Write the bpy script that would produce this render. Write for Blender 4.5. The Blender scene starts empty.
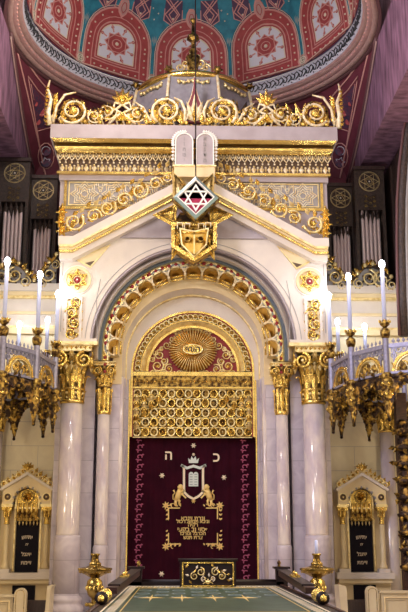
import bpy, math, random
from mathutils import Vector, Matrix
random.seed(7)
PI = math.pi
SC = bpy.context.scene
COL = SC.collection
# ------------------------------------------------------------------ camera
FPX = 930.0
TH = math.atan(234/930); PS = math.atan(24/930)
CAM = Vector((-0.254, -18.0, 1.6))
RV = Vector((math.cos(PS), -math.sin(PS), 0))
FV = Vector((math.sin(PS)*math.cos(TH), math.cos(PS)*math.cos(TH), math.sin(TH)))
UV = RV.cross(FV)
def ray(px, py):
    return RV*((px-204)/FPX) + UV*((306-py)/FPX) + FV
def P(px, py, Y):
    d = ray(px, py); return CAM + d*((Y-CAM.y)/d.y)
def PZ(px, py, z):
    d = ray(px, py); return CAM + d*((z-CAM.z)/d.z)
def ZZ(py, Y, px=193):
    return P(px, py, Y).z
def HW(hw, py, Y):            # a half width in the photo, as metres from the ark's axis
    return (P(193+hw, py, Y).x - P(193-hw, py, Y).x)/2
cam = bpy.data.cameras.new('camera'); camo = bpy.data.objects.new('camera', cam); COL.objects.link(camo)
camo.matrix_world = Matrix(((RV.x, UV.x, -FV.x, CAM.x), (RV.y, UV.y, -FV.y, CAM.y), (RV.z, UV.z, -FV.z, CAM.z), (0,0,0,1)))
cam.sensor_fit = 'HORIZONTAL'; cam.sensor_width = 24.0; cam.lens = 24.0*FPX/408
cam.clip_start = 0.1; cam.clip_end = 200
SC.camera = camo
# ------------------------------------------------------------------ materials
MATS = {}
def mat(name, col, rough=0.5, metal=0.0, col2=None, nscale=6.0, bump=0.0, bscale=40.0, spec=0.5, detail=4, stretch=None, lo=0.35, hi=0.65, coat=0.0, emis=None, estr=0.0):
    m = bpy.data.materials.new(name); m.use_nodes = True; nt = m.node_tree; b = nt.nodes['Principled BSDF']
    b.inputs['Roughness'].default_value = rough; b.inputs['Metallic'].default_value = metal
    b.inputs['Specular IOR Level'].default_value = spec; b.inputs['Coat Weight'].default_value = coat
    b.inputs['Base Color'].default_value = (*col, 1)
    tc = nt.nodes.new('ShaderNodeTexCoord'); mp = nt.nodes.new('ShaderNodeMapping'); nt.links.new(tc.outputs['Object'], mp.inputs[0])
    if stretch: mp.inputs['Scale'].default_value = stretch
    if col2:
        n = nt.nodes.new('ShaderNodeTexNoise'); n.inputs['Scale'].default_value = nscale; n.inputs['Detail'].default_value = detail
        nt.links.new(mp.outputs[0], n.inputs['Vector'])
        r = nt.nodes.new('ShaderNodeValToRGB'); r.color_ramp.elements[0].position = lo; r.color_ramp.elements[1].position = hi
        r.color_ramp.elements[0].color = (*col, 1); r.color_ramp.elements[1].color = (*col2, 1)
        nt.links.new(n.outputs['Fac'], r.inputs[0]); nt.links.new(r.outputs[0], b.inputs['Base Color'])
    if bump:
        n2 = nt.nodes.new('ShaderNodeTexNoise'); n2.inputs['Scale'].default_value = bscale; n2.inputs['Detail'].default_value = 3
        nt.links.new(mp.outputs[0], n2.inputs['Vector'])
        bp = nt.nodes.new('ShaderNodeBump'); bp.inputs['Strength'].default_value = bump; bp.inputs['Distance'].default_value = 0.02
        nt.links.new(n2.outputs['Fac'], bp.inputs['Height']); nt.links.new(bp.outputs[0], b.inputs['Normal'])
    if emis:
        b.inputs['Emission Color'].default_value = (*emis, 1); b.inputs['Emission Strength'].default_value = estr
    MATS[name] = m
    return m
def blocks(name, col, col2, joint, bw, bh, rough=0.35, vein=None):
    """marble laid in blocks, joints as a brick texture over x/z"""
    m = bpy.data.materials.new(name); m.use_nodes = True; nt = m.node_tree; b = nt.nodes['Principled BSDF']
    b.inputs['Roughness'].default_value = rough
    tc = nt.nodes.new('ShaderNodeTexCoord'); sp = nt.nodes.new('ShaderNodeSeparateXYZ'); cb = nt.nodes.new('ShaderNodeCombineXYZ')
    nt.links.new(tc.outputs['Object'], sp.inputs[0])
    ad = nt.nodes.new('ShaderNodeMath'); ad.operation = 'ADD'
    nt.links.new(sp.outputs['X'], ad.inputs[0]); nt.links.new(sp.outputs['Y'], ad.inputs[1])
    nt.links.new(ad.outputs[0], cb.inputs['X']); nt.links.new(sp.outputs['Z'], cb.inputs['Y'])
    br = nt.nodes.new('ShaderNodeTexBrick'); nt.links.new(cb.outputs[0], br.inputs['Vector'])
    br.inputs['Scale'].default_value = 1; br.inputs['Brick Width'].default_value = bw; br.inputs['Row Height'].default_value = bh
    br.inputs['Mortar Size'].default_value = 0.006; br.inputs['Mortar Smooth'].default_value = 0.2
    br.inputs['Mortar'].default_value = (*joint, 1)
    n = nt.nodes.new('ShaderNodeTexNoise'); n.inputs['Scale'].default_value = 2.2; n.inputs['Detail'].default_value = 8; n.inputs['Distortion'].default_value = 1.4
    nt.links.new(tc.outputs['Object'], n.inputs['Vector'])
    r = nt.nodes.new('ShaderNodeValToRGB'); r.color_ramp.elements[0].position = .35; r.color_ramp.elements[1].position = .62
    r.color_ramp.elements[0].color = (*col2, 1); r.color_ramp.elements[1].color = (*col, 1)
    nt.links.new(n.outputs['Fac'], r.inputs[0])
    nt.links.new(r.outputs[0], br.inputs['Color1']); nt.links.new(r.outputs[0], br.inputs['Color2'])
    nt.links.new(br.outputs['Color'], b.inputs['Base Color'])
    MATS[name] = m
    return m
M = MATS
mat('gold', (.90,.64,.17), .27, .92, (.42,.24,.05), 11, .7, 50, lo=.48, hi=.68)
mat('gold_pale', (.92,.77,.40), .33, .7, (.66,.47,.18), 9, .4, 50, lo=.45, hi=.7)
mat('gold_smooth', (.88,.66,.22), .24, .95, (.66,.44,.12), 5, .2, 30)
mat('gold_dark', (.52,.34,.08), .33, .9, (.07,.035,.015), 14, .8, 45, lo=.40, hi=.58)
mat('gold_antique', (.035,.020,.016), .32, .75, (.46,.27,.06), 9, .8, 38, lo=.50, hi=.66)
mat('brass', (.42,.29,.08), .2, 1.0, (.14,.08,.02), 9, .5, 25)
mat('white_gilt', (.88,.82,.66), .4, .15, (.74,.54,.24), 16, .3, 60)
mat('cream', (.74,.66,.58), .42, 0, (.68,.60,.54), 3, .08, 30, coat=.15)
mat('cream_warm', (.82,.67,.40), .42, 0, (.76,.60,.34), 3, .08, 30)
mat('lilac_plaster', (.46,.40,.43), .45, 0, (.39,.33,.35), 3, .08, 30)
mat('grey_plaster', (.36,.34,.34), .45, 0, (.29,.27,.27), 4, .1, 30)
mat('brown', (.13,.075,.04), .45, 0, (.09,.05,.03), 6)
blocks('marble', (.60,.54,.60), (.46,.40,.48), (.34,.30,.36), 1.4, .62)
blocks('marble_cream', (.86,.76,.52), (.78,.68,.46), (.55,.48,.38), 1.1, .50)
mat('marble_shaft', (.72,.64,.60), .14, 0, (.52,.44,.50), 3.5, 0, coat=.5, detail=9, stretch=(1,1,.5), lo=.4, hi=.62)
mat('blue_band', (.14,.18,.24), .5, 0, (.18,.22,.26), 6)
mat('slate', (.24,.30,.32), .5)
mat('red', (.27,.012,.015), .5)
mat('maroon', (.16,.02,.035), .55, 0, (.20,.035,.055), 6)
mat('velvet', (.022,.002,.008), .95, 0, (.034,.003,.011), 3, .2, 120, spec=.1)
mat('thread_gold', (.80,.58,.22), .4, .4)
mat('thread_pale', (.80,.68,.52), .6, 0)
mat('thread_pink', (.36,.07,.15), .7, 0)
mat('thread_silver', (.62,.68,.66), .45, .2)
mat('wood_dark', (.030,.016,.016), .38, 0, (.055,.03,.025), 5, .15, 40, stretch=(6,6,1))
mat('wood_carved', (.065,.038,.03), .42, 0, (.02,.012,.012), 20, .8, 40)
mat('wood_black', (.016,.010,.012), .42, 0, (.022,.012,.012), 6, spec=.2)
mat('wood_red', (.060,.022,.016), .45, 0, (.030,.012,.010), 8, stretch=(1,1,5), spec=.3)
mat('pipe', (.78,.64,.66), .38, .35)
mat('glass_grey', (.22,.21,.25), .25, 0, (.27,.26,.30), 8, .1, 80)
mat('glass_red', (.40,.01,.07), .55, 0, (.25,.0,.05), 10)
mat('glass_violet', (.12,.05,.13), .55, 0)
mat('metal_teal', (.26,.36,.36), .3, .5)
mat('white', (.90,.87,.82), .5)
mat('teal', (.015,.15,.23), .7, 0, (.03,.25,.36), 5)
mat('dome_red', (.40,.065,.07), .7, 0, (.32,.05,.055), 8)
mat('dome_pink', (.62,.30,.28), .7, 0, (.56,.26,.24), 8)
mat('dome_violet', (.07,.035,.09), .7)
mat('dome_white', (.66,.66,.76), .7)
mat('dome_grey', (.34,.31,.25), .7, 0, (.20,.20,.16), 20)
mat('dome_cream', (.70,.62,.50), .7)
mat('dome_black', (.03,.03,.035), .7)
mat('ring_pink', (.50,.30,.28), .55, 0, (.44,.25,.24), 6)
mat('ring_tan', (.42,.27,.24), .55, 0, (.36,.22,.20), 6)
mat('ring_dark', (.12,.05,.055), .6)
mat('pend_red', (.15,.025,.045), .7, 0, (.12,.02,.035), 4)
mat('pend_line', (.62,.32,.28), .7)
mat('pend_blue', (.035,.035,.075), .7, 0, (.14,.03,.06), 16)
mat('mauve_wall', (.30,.15,.24), .8, 0, (.09,.04,.07), 3.5, .4, 20, detail=12, lo=.36, hi=.70, stretch=(1,2.2,.45))
mat('candle', (.50,.54,.78), .35, 0, emis=(.5,.58,1.0), estr=.12)
mat('flame', (1,1,1), .5, 0, emis=(.90,.95,1.0), estr=38)
mat('rail_grey', (.30,.29,.40), .4, .3, (.22,.21,.30), 20)
mat('green_top', (.012,.036,.028), .42, 0, (.035,.075,.055), 9, spec=.25)
mat('pew', (.62,.53,.36), .4, 0, (.56,.46,.30), 4)
mat('niche_black', (.007,.005,.012), .6, spec=.15)
mat('floor_stone', (.45,.38,.32), .4, 0, (.38,.32,.27), 3)
# ------------------------------------------------------------------ mesh builder
class MB:
    def __init__(s): s.v = []; s.f = []; s.m = []; s.mats = []; s.cur = 0; s.sm = []; s.smooth = False
    def use(s, name):
        if name not in s.mats: s.mats.append(name)
        s.cur = s.mats.index(name); return s
    def add(s, vs, fs, smooth=None):
        o = len(s.v); s.v += [Vector(v) for v in vs]
        sm = s.smooth if smooth is None else smooth
        for f in fs: s.f.append(tuple(i+o for i in f)); s.m.append(s.cur); s.sm.append(sm)
    def box(s, x0, x1, y0, y1, z0, z1):
        if x0 > x1: x0, x1 = x1, x0
        if y0 > y1: y0, y1 = y1, y0
        if z0 > z1: z0, z1 = z1, z0
        v = [(x0,y0,z0),(x1,y0,z0),(x1,y1,z0),(x0,y1,z0),(x0,y0,z1),(x1,y0,z1),(x1,y1,z1),(x0,y1,z1)]
        s.add(v, [(0,3,2,1),(4,5,6,7),(0,1,5,4),(1,2,6,5),(2,3,7,6),(3,0,4,7)], False)
    def obox(s, a, b, w, h):
        """bar from a to b: width w across, height h"""
        a = Vector(a); b = Vector(b); d = (b-a).normalized(); up = Vector((0,0,1))
        if abs(d.z) > .95: up = Vector((0,1,0))
        r = d.cross(up).normalized()*w/2; u = r.normalized().cross(d).normalized()*h/2
        v = [a-r-u, a+r-u, a+r+u, a-r+u, b-r-u, b+r-u, b+r+u, b-r+u]
        s.add(v, [(0,3,2,1),(4,5,6,7),(0,1,5,4),(1,2,6,5),(2,3,7,6),(3,0,4,7)], False)
    def tube(s, pts, r, n=6, closed=False, flat=1.0, cap=True):
        pts = [Vector(p) for p in pts]; k = len(pts)
        if not hasattr(r, '__len__'): r = [r]*k
        vs = []; nrm = None
        for i, p in enumerate(pts):
            if closed: t = pts[(i+1) % k]-pts[i-1]
            else: t = pts[min(i+1,k-1)]-pts[max(i-1,0)]
            if t.length < 1e-9: t = Vector((0,0,1))
            t.normalize()
            ref = Vector((0,1,0)) if abs(t.y) < .9 else Vector((1,0,0))
            if nrm is None: nrm = (ref - t*ref.dot(t)).normalized()
            else:
                nn = nrm - t*nrm.dot(t); nrm = nn.normalized() if nn.length > 1e-6 else (ref-t*ref.dot(t)).normalized()
            bn = t.cross(nrm)
            for j in range(n):
                a = 2*PI*j/n; vs.append(p + nrm*math.cos(a)*r[i]*flat + bn*math.sin(a)*r[i])
        fs = []
        for i in range(k if closed else k-1):
            for j in range(n):
                a = i*n+j; b = i*n+(j+1) % n; c = ((i+1) % k)*n+(j+1) % n; d = ((i+1) % k)*n+j
                fs.append((a,b,c,d))
        if not closed and cap: fs += [tuple(range(n))[::-1], tuple((k-1)*n+j for j in range(n))]
        s.add(vs, fs, True)
    def lathe(s, prof, n=24, c=(0,0,0), a0=0, a1=2*PI, smooth=True, sy=1.0, rot=0, cap=True):
        full = abs(a1-a0-2*PI) < 1e-6; m = n if full else n+1
        vs = []; fs = []
        for r, z in prof:
            for j in range(m):
                a = a0+rot+(a1-a0)*j/n
                vs.append((c[0]+r*math.cos(a), c[1]+r*math.sin(a)*sy, c[2]+z))
        for i in range(len(prof)-1):
            for j in range(n):
                j2 = (j+1) % m
                fs.append((i*m+j, i*m+j2, (i+1)*m+j2, (i+1)*m+j))
        if full and cap:
            fs.append(tuple(range(m))[::-1]); fs.append(tuple((len(prof)-1)*m+j for j in range(m)))
        s.add(vs, fs, smooth)
    def ball(s, c, r, n=8, m=5, sx=1, sy=1, sz=1):
        prof = [(max(1e-4, r*math.sin(PI*i/m)), -r*math.cos(PI*i/m)) for i in range(m+1)]
        vs = []; fs = []
        for a, z in prof:
            for j in range(n):
                t = 2*PI*j/n; vs.append((c[0]+a*math.cos(t)*sx, c[1]+a*math.sin(t)*sy, c[2]+z*sz))
        for i in range(m):
            for j in range(n):
                fs.append((i*n+j, i*n+(j+1) % n, (i+1)*n+(j+1) % n, (i+1)*n+j))
        s.add(vs, fs, True)
    def prism(s, poly, y0, y1):
        """extrude an XZ polygon from y0 (front) to y1"""
        if sum(poly[i-1][0]*poly[i][1]-poly[i][0]*poly[i-1][1] for i in range(len(poly))) < 0: poly = poly[::-1]
        n = len(poly); vs = [(x,y0,z) for x,z in poly]+[(x,y1,z) for x,z in poly]
        fs = [tuple(range(n)), tuple(range(n,2*n))[::-1]]+[(i,i+n,(i+1)%n+n,(i+1)%n) for i in range(n)]
        s.add(vs, fs, False)
    def band(s, A, B, y0, y1, closed=False, y0b=None):
        """solid between polylines A and B in XZ (same count), front y0 (y0b on the B side), back y1"""
        n = len(A); y0b = y0 if y0b is None else y0b
        vs = [(x,y0,z) for x,z in A]+[(x,y0b,z) for x,z in B]+[(x,y1,z) for x,z in A]+[(x,y1,z) for x,z in B]
        fs = []
        for i in range(n if closed else n-1):
            j = (i+1) % n
            fs += [(i,j,n+j,n+i), (2*n+j,2*n+i,3*n+i,3*n+j), (j,i,2*n+i,2*n+j), (n+i,n+j,3*n+j,3*n+i)]
        if not closed: fs += [(0,n,3*n,2*n), (n-1,3*n-1,4*n-1,2*n-1)]
        s.add(vs, fs, False)
    def sweep(s, prof, path, closed=False, smooth=False):
        """profile [(offset along path normal, y)] (closed polygon) swept along an XZ path"""
        k = len(path); pts = [Vector((p[0],p[1])) for p in path]; vs = []
        for i in range(k):
            if closed: a, b, c = pts[i-1], pts[i], pts[(i+1) % k]
            else: a, b, c = pts[max(i-1,0)], pts[i], pts[min(i+1,k-1)]
            d1 = (b-a); d2 = (c-b)
            if d1.length < 1e-9: d1 = d2
            if d2.length < 1e-9: d2 = d1
            d1.normalize(); d2.normalize()
            n1 = Vector((-d1.y,d1.x)); n2 = Vector((-d2.y,d2.x)); m = n1+n2
            m = m/max(m.dot(n1), .3) if m.length > 1e-6 else n1
            for o, y in prof: vs.append((b.x+m.x*o, y, b.y+m.y*o))
        q = len(prof); fs = []
        for i in range(k if closed else k-1):
            for j in range(q):
                fs.append((i*q+j, ((i+1)%k)*q+j, ((i+1)%k)*q+(j+1)%q, i*q+(j+1)%q))
        if not closed: fs += [tuple(range(q)), tuple((k-1)*q+j for j in range(q))[::-1]]
        s.add(vs, fs, smooth)
    def ribbon(s, pts, w, y0, y1, closed=False):
        s.sweep([(w/2,y1),(w/2,y0),(-w/2,y0),(-w/2,y1)], pts, closed)
    def leaf(s, x, z, ang, ln, wd, y, th):
        ca, sa = math.cos(ang), math.sin(ang)
        def q(u,v,d): return (x+u*ca-v*sa, y-d, z+u*sa+v*ca)
        s.add([q(0,0,0), q(ln,0,0), q(ln*.45,wd/2,0), q(ln*.45,-wd/2,0), q(ln*.4,0,th), q(ln*.4,0,-th*.5)],
              [(0,3,4),(3,1,4),(1,2,4),(2,0,4),(3,0,5),(1,3,5),(2,1,5),(0,2,5)], False)
    def scroll(s, x, z, r, y, th=None, turns=1.5, a0=0, d=1, leaves=True, m1='white_gilt', m2='gold', n=22):
        """acanthus spiral: stem tube curling in, leaf lobes outside and a rosette at the eye"""
        th = th or r*.15
        pts = []; rs = []
        for i in range(n+1):
            t = i/n; a = a0+d*turns*2*PI*t; rr = r*(1-.70*t)
            pts.append((x+rr*math.cos(a), y-th*.6-.6*th*t, z+rr*math.sin(a))); rs.append(th*(1-.5*t))
        s.use(m1); s.tube(pts, rs, 5)
        s.use(m2)
        s.ball((x,y-th,z), r*.22, 7, 4, 1, .7, 1)
        if leaves:
            for i in range(6): s.leaf(x, z, PI/3*i+a0, r*.40, r*.26, y-th*.6, th*.8)
            k = max(6, int(8*turns))
            for i in range(k):
                t = i/k; a = a0+d*turns*2*PI*t; rr = r*(1-.70*t)
                if t < .75: s.leaf(x+rr*math.cos(a), z+rr*math.sin(a), a+PI-d*1.0, r*.52*(1-.3*t), r*.34, y-th*.3, th*.9)
                if t < .6: s.leaf(x+rr*math.cos(a), z+rr*math.sin(a), a+d*.9, r*.36, r*.28, y-th*.4, th*.8)
    def rosette(s, x, z, r, y, n=8, th=.02):
        for i in range(n): s.leaf(x, z, 2*PI*i/n, r, r*.5, y, th)
        s.ball((x,y,z), r*.25, 7, 4, 1, .8, 1)
    def star6(s, x, z, r, w, y0, y1, rot=0):
        for k in (0, 1):
            t = [(x+r*math.cos(PI/2+rot+k*PI+2*PI*i/3), z+r*math.sin(PI/2+rot+k*PI+2*PI*i/3)) for i in range(3)]
            s.ribbon(t, w, y0-.001*k, y1, True)
    def map(s, fn):
        s.v = [Vector(fn(v)) for v in s.v]; return s
    def merge(s, o, mx=None):
        for nm in o.mats: s.use(nm)
        off = len(s.v); s.v += [(mx @ v) if mx else v.copy() for v in o.v]
        for f, m, sm in zip(o.f, o.m, o.sm):
            s.f.append(tuple(i+off for i in f)); s.m.append(s.mats.index(o.mats[m])); s.sm.append(sm)
    def build(s, name, material=None, parent=None, **kw):
        me = bpy.data.meshes.new(name)
        org = kw.pop('origin', None)
        o = bpy.data.objects.new(name, me)
        par = Vector((0,0,0))
        if parent is not None:
            q = parent
            while q is not None: par += q.location; q = q.parent
        if org is None: org = par if parent is not None else Vector((0,0,0))
        org = Vector(org)
        me.from_pydata([tuple(v-org) for v in s.v], [], s.f)
        if material: me.materials.append(M[material])
        else:
            for nm in s.mats: me.materials.append(M[nm])
            me.polygons.foreach_set('material_index', s.m)
        me.polygons.foreach_set('use_smooth', s.sm)
        me.update(); me.validate()
        import bmesh
        bm = bmesh.new(); bm.from_mesh(me); bmesh.ops.recalc_face_normals(bm, faces=bm.faces); bm.to_mesh(me); bm.free()
        COL.objects.link(o)
        if parent is not None: o.parent = parent; o.location = org-par
        else: o.location = org
        for k, v in kw.items(): o[k] = v
        return o
def arc(cx, cz, r, a0, a1, n=32, rz=None):
    rz = rz or r
    return [(cx+r*math.cos(a0+(a1-a0)*i/n), cz+rz*math.sin(a0+(a1-a0)*i/n)) for i in range(n+1)]
def thing(name, label, cat, loc=(0,0,0), group=None):
    o = bpy.data.objects.new(name, None); COL.objects.link(o); o.location = loc
    o.empty_display_size = .2; o['label'] = label; o['category'] = cat
    if group: o['group'] = group
    return o
def struct(mb, name, material=None): return mb.build(name, material, kind='structure')
def text_mb(body, size, x, z, y, th=.004, align='CENTER', rot=0):
    """lettering standing on an XZ plane facing the nave"""
    cu = bpy.data.curves.new('lettering', 'FONT'); cu.body = body; cu.size = size; cu.align_x = align; cu.align_y = 'CENTER'; cu.extrude = th; cu.resolution_u = 3; cu.offset = size*.02
    o = bpy.data.objects.new('lettering', cu); COL.objects.link(o)
    dg = bpy.context.evaluated_depsgraph_get(); me = bpy.data.meshes.new_from_object(o.evaluated_get(dg))
    vs = [v.co.copy() for v in me.vertices]; fs = [tuple(p.vertices) for p in me.polygons]
    bpy.data.objects.remove(o); bpy.data.curves.remove(cu); bpy.data.meshes.remove(me)
    c, sn = math.cos(rot), math.sin(rot)
    return [(x+v.x*c-v.y*sn, y-v.z, z+v.x*sn+v.y*c) for v in vs], fs
def copy_tree(o, parent=None):
    c = o.copy(); COL.objects.link(c); c.parent = parent
    for ch in list(o.children): copy_tree(ch, c)
    return c
def heb(s): return s[::-1]
# ================================================================== SETTING
AY = 5.28                     # height of the ark arch's springing axis
m = MB(); m.box(-6, 6, -13, 4.2, -.25, 0); struct(m, 'floor', 'floor_stone')
m = MB(); m.box(-4.9, 4.9, 3.6, 3.8, 0, 12.6); struct(m, 'wall_back', 'mauve_wall')
# marble wall behind the niches, with an upper moulded stage under the organ
WY = 1.55
zt = ZZ(287, WY); zs = ZZ(331, WY)
m = MB(); m.use('marble_cream')
for s in (-1, 1): m.box(s*1.9, s*4.7, WY, 3.6, 0, zs)
struct(m, 'wall_front')
m = MB()
for s in (-1, 1):
    xa, xb = s*2.72, s*4.7
    m.use('cream'); m.box(xa, xb, WY-.02, 3.6, zs, zt-.30)
    m.use('cream'); m.box(xa, xb, WY-.22, 3.6, zt-.16, zt)
    m.use('cream_warm'); m.box(xa, xb, WY-.14, 3.6, zt-.24, zt-.16)
    m.use('gold_pale'); m.box(xa, xb, WY-.10, 3.6, zt-.30, zt-.24)
    m.use('cream_warm'); m.box(xa, xb, WY-.07, WY, zs+.34, zs+.40)
    m.use('gold_pale'); m.box(xa, xb, WY-.09, WY, zs+.02, zs+.08)
    m.use('cream_warm'); m.box(xa, xb, WY-.12, WY, zs-.10, zs+.02)
struct(m, 'trim_1')
# side walls: mauve upper lunettes under the dome, cream lower walls behind the pulpits
zo = ZZ(161, 1.80)+.03
for s, nm in ((-1,'wall_left'), (1,'wall_right')):
    m = MB(); m.use('mauve_wall'); m.box(s*3.9, s*4.9, -7, 3.6, zo, 14)
    m.use('marble_cream'); m.box(s*4.72, s*4.9, -7, 3.6, 0, zo)
    struct(m, nm)
# dome: drum ring mouldings, lace band, painted hemisphere
DC = Vector((-.03, -.3, 0)); ZR = 12.0; RD = 3.50; ZD = 12.54
def dome_part(prof, nm, material, **kw):
    m = MB(); m.use(material); n = 96
    m.lathe(prof, n, (DC.x, DC.y, 0), cap=False); return struct(m, nm)
m = MB(); N = 120
def ring(mn, prof):
    prof = [(3.86-(3.86-r)*.72 if r < 3.86 else r, 12+(z-12)*.66) for r, z in prof]
    m.use(mn); m.lathe(prof+[prof[0]], N, (DC.x, DC.y, 0), cap=False)
ring('ring_dark', [(3.93,11.93),(3.86,11.93),(3.86,12.0),(3.93,12.0)])
ring('ring_tan', [(3.86,11.99),(3.80,11.96),(3.72,12.0),(3.70,12.06),(3.86,12.12)])
ring('ring_dark', [(3.86,12.06),(3.71,12.06),(3.71,12.085),(3.86,12.085)])
ring('ring_pink', [(3.86,12.085),(3.68,12.085),(3.61,12.09),(3.57,12.14),(3.58,12.20),(3.86,12.24)])
ring('ring_dark', [(3.86,12.16),(3.585,12.20),(3.585,12.215),(3.86,12.215)])
ring('ring_tan', [(3.86,12.215),(3.56,12.215),(3.50,12.23),(3.48,12.27),(3.86,12.30)])
ring('ring_pink', [(3.86,12.27),(3.47,12.275),(3.44,12.30),(3.44,12.34),(3.86,12.34)])
ring('dome_cream', [(3.86,12.34),(3.425,12.34),(3.425,12.36),(3.86,12.36)])
for k in range(150):          # light ticks along the pink roll, as gilded leaves
    a = 2*PI*k/150; m.use('pend_line')
    c = Vector((DC.x+3.66*math.cos(a), DC.y+3.66*math.sin(a), 12.075)); m.ball(c, .022, 5, 3)
struct(m, 'trim_2')
m = MB(); m.use('dome_white'); m.lathe([(3.54,12.22),(3.52,12.54),(3.85,12.54),(3.85,12.22),(3.54,12.22)], N, (DC.x, DC.y, 0), cap=False)
struct(m, 'trim_3')
def DM(az, s, w):
    """point of the dome: az from the far meridian, s metres up from the lace band, w towards the inside"""
    if s < 0: r = 3.52-w; z = ZD+s
    else:
        ph = s/RD; r = (RD-w)*math.cos(ph)+.01; z = ZD+(RD-w)*math.sin(ph)
    return (DC.x+r*math.sin(az), DC.y+r*math.cos(az), z)
m = MB(); m.use('teal'); vs = []; fs = []; na, ns = 96, 24
for i in range(ns+1):
    for j in range(na): vs.append(DM(2*PI*j/na, min(i/ns*RD*PI/2, RD*PI/2-.01), 0))
for i in range(ns):
    for j in range(na): fs.append((i*na+j, i*na+(j+1)%na, (i+1)*na+(j+1)%na, (i+1)*na+j))
m.add(vs, fs, True); struct(m, 'ceiling')
# painted medallions: drawn flat in (u, s), then laid on the dome
def med_layer():
    L = {}
    def B(nm):
        if nm not in L: L[nm] = MB().use(nm)
        return L[nm]
    H = .95                                        # springing of the painted arch
    def arch(w, top, b=.04, n=12):                # closed outline of an arch panel
        q = [(w, b)]+[(w, b+(H-b)*i/5) for i in range(1, 5)]
        q += [(w*math.cos(a), H+(top-H)*math.sin(a)) for a in [PI*i/n for i in range(n+1)]]
        q += [(-w, H-(H-b)*i/5) for i in range(1, 6)]
        return q
    def fill(nm, w, top, b, d):                   # rows across the arch
        mb = B(nm); rows = 16; cols = 6; vs = []; fs = []
        for i in range(rows+1):
            z = b+(top-b)*i/rows*.999
            hw = w if z <= H else w*math.sqrt(max(0, 1-((z-H)/(top-H))**2))
            for j in range(cols+1): vs.append((-hw+2*hw*j/cols, -d, z))
        for i in range(rows):
            for j in range(cols): fs.append((i*(cols+1)+j, i*(cols+1)+j+1, (i+1)*(cols+1)+j+1, (i+1)*(cols+1)+j))
        mb.add(vs, fs, False)
    fill('dome_violet', .86, 1.92, .0, .004)
    fill('dome_red', .82, 1.86, .04, .008)
    B('dome_pink').ribbon(arch(.80, 1.84), .045, -.018, 0, True)
    B('dome_cream').ribbon(arch(.845, 1.90), .014, -.018, 0, True)
    B('dome_pink').ribbon(arch(.60, 1.60), .02, -.018, 0, True)
    # dots along the red border
    for i in range(9):
        a = PI*i/8; B('dome_cream').ball((.70*math.cos(a), -.02, H+.77*math.sin(a)), .026, 6, 3)
    for s in (-1, 1):
        for i in range(4): B('dome_cream').ball((s*.70, -.02, H-.12-.19*i), .026, 6, 3)
    for i in range(7): B('dome_cream').ball((-.51+.17*i, -.02, .17), .026, 6, 3)
    B('dome_pink').ribbon([(-.6,.30),(-.2,.30),(.2,.30),(.6,.30)], .025, -.02, 0)
    fill('dome_pink', .52, 1.50, .36, .012)
    fill('dome_red', .49, 1.46, .39, .015)
    fill('dome_cream', .455, 1.42, .42, .018)
    fill('dome_white', .425, 1.38, .45, .021)
    # lobed tracery over the pale panel: an eight-pointed star and its bands
    cx, cz = 0, .90
    for k in (0, 1):
        q = [(.26*math.cos(PI/4*k+PI/2*i), cz+.26*math.sin(PI/4*k+PI/2*i)) for i in range(4)]
        B('dome_red').ribbon(q, .09, -.028-.002*k, 0, True)
        q = [(.31*math.cos(PI/4*k+PI/2*i), cz+.31*math.sin(PI/4*k+PI/2*i)) for i in range(4)]
        B('dome_pink').ribbon(q, .022, -.034-.002*k, 0, True)
    B('dome_red').ball((0, -.02, cz), .17, 12, 4, 1, .15, 1)
    B('dome_pink').ribbon(arc(0, cz, .12, 0, 2*PI, 12)[:-1], .02, -.05, 0, True)
    B('dome_cream').ball((0, -.04, cz), .05, 8, 4, 1, .5, 1)
    for a in (PI/8, 3*PI/8, 5*PI/8, 7*PI/8, 9*PI/8, 11*PI/8, 13*PI/8, 15*PI/8):
        c, sn = math.cos(a), math.sin(a)
        e = .45 if abs(c) > .5 else .50
        B('dome_pink').ribbon([(.30*c, cz+.30*sn), (e*c*1.02, cz+e*sn)], .035, -.032, 0)
        B('dome_red').ball((.43*c, -.022, cz+.43*sn), .045, 6, 3, 1, .3, 1)
    # shield above, with scrolls
    sh = [(-.12,2.02),(-.15,1.86),(-.10,1.72),(0,1.60),(.10,1.72),(.15,1.86),(.12,2.02),(.06,2.14),(-.06,2.14)]
    B('dome_pink').prism(sh, -.03, 0); B('ring_pink').prism([(x*.75, 1.86+(z-1.86)*.75) for x, z in sh], -.04, 0)
    B('dome_red').ribbon([(x*.45, 1.86+(z-1.86)*.5) for x, z in sh], .02, -.045, 0, True)
    # knotwork at each side of the shield
    for s in (-1, 1):
        B('dome_violet').prism([(s*.24,1.80),(s*.46,1.66),(s*.70,1.80),(s*.70,2.34),(s*.24,2.34)], -.006, 0)
        for o in (0, .10):
            B('dome_pink').ribbon([(s*(.26+o),2.34),(s*(.58+o),1.96),(s*(.44+o*.5),1.74)], .026, -.022, 0)
            B('dome_pink').ribbon([(s*(.70-o),2.34),(s*(.36-o*.5),1.98),(s*(.48-o*.5),1.78)], .026, -.025, 0)
        B('dome_pink').ribbon([(s*.24,2.1),(s*.24,1.80),(s*.46,1.66),(s*.70,1.80),(s*.70,2.1)], .022, -.02, 0)
        B('dome_cream').ball((s*.47, -.012, 1.86), .03, 6, 3)
    # between two medallions: grey rosette low down, stars and a faint plume on the teal
    for q in (.035, .075, .11): B('dome_cream' if q < .1 else 'dome_pink').ribbon(arc(.90, .16, q*1.2, 0, 2*PI, 12)[:-1], .016, -.02, 0, True)
    B('dome_grey').ball((.90, -.004, .16), .14, 10, 4, 1, .1, 1.25)
    for x, z in ((.84,1.78),(.93,1.95),(.78,2.06)): B('dome_cream').ball((x, -.01, z), .022, 5, 3)
    for x, z, h in ((.86,1.12,.30),(.90,1.02,.42),(.94,1.12,.30)): B('slate').leaf(x, z, PI/2, h, .05, 0, .006)
    return L
layers = med_layer()
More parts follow.
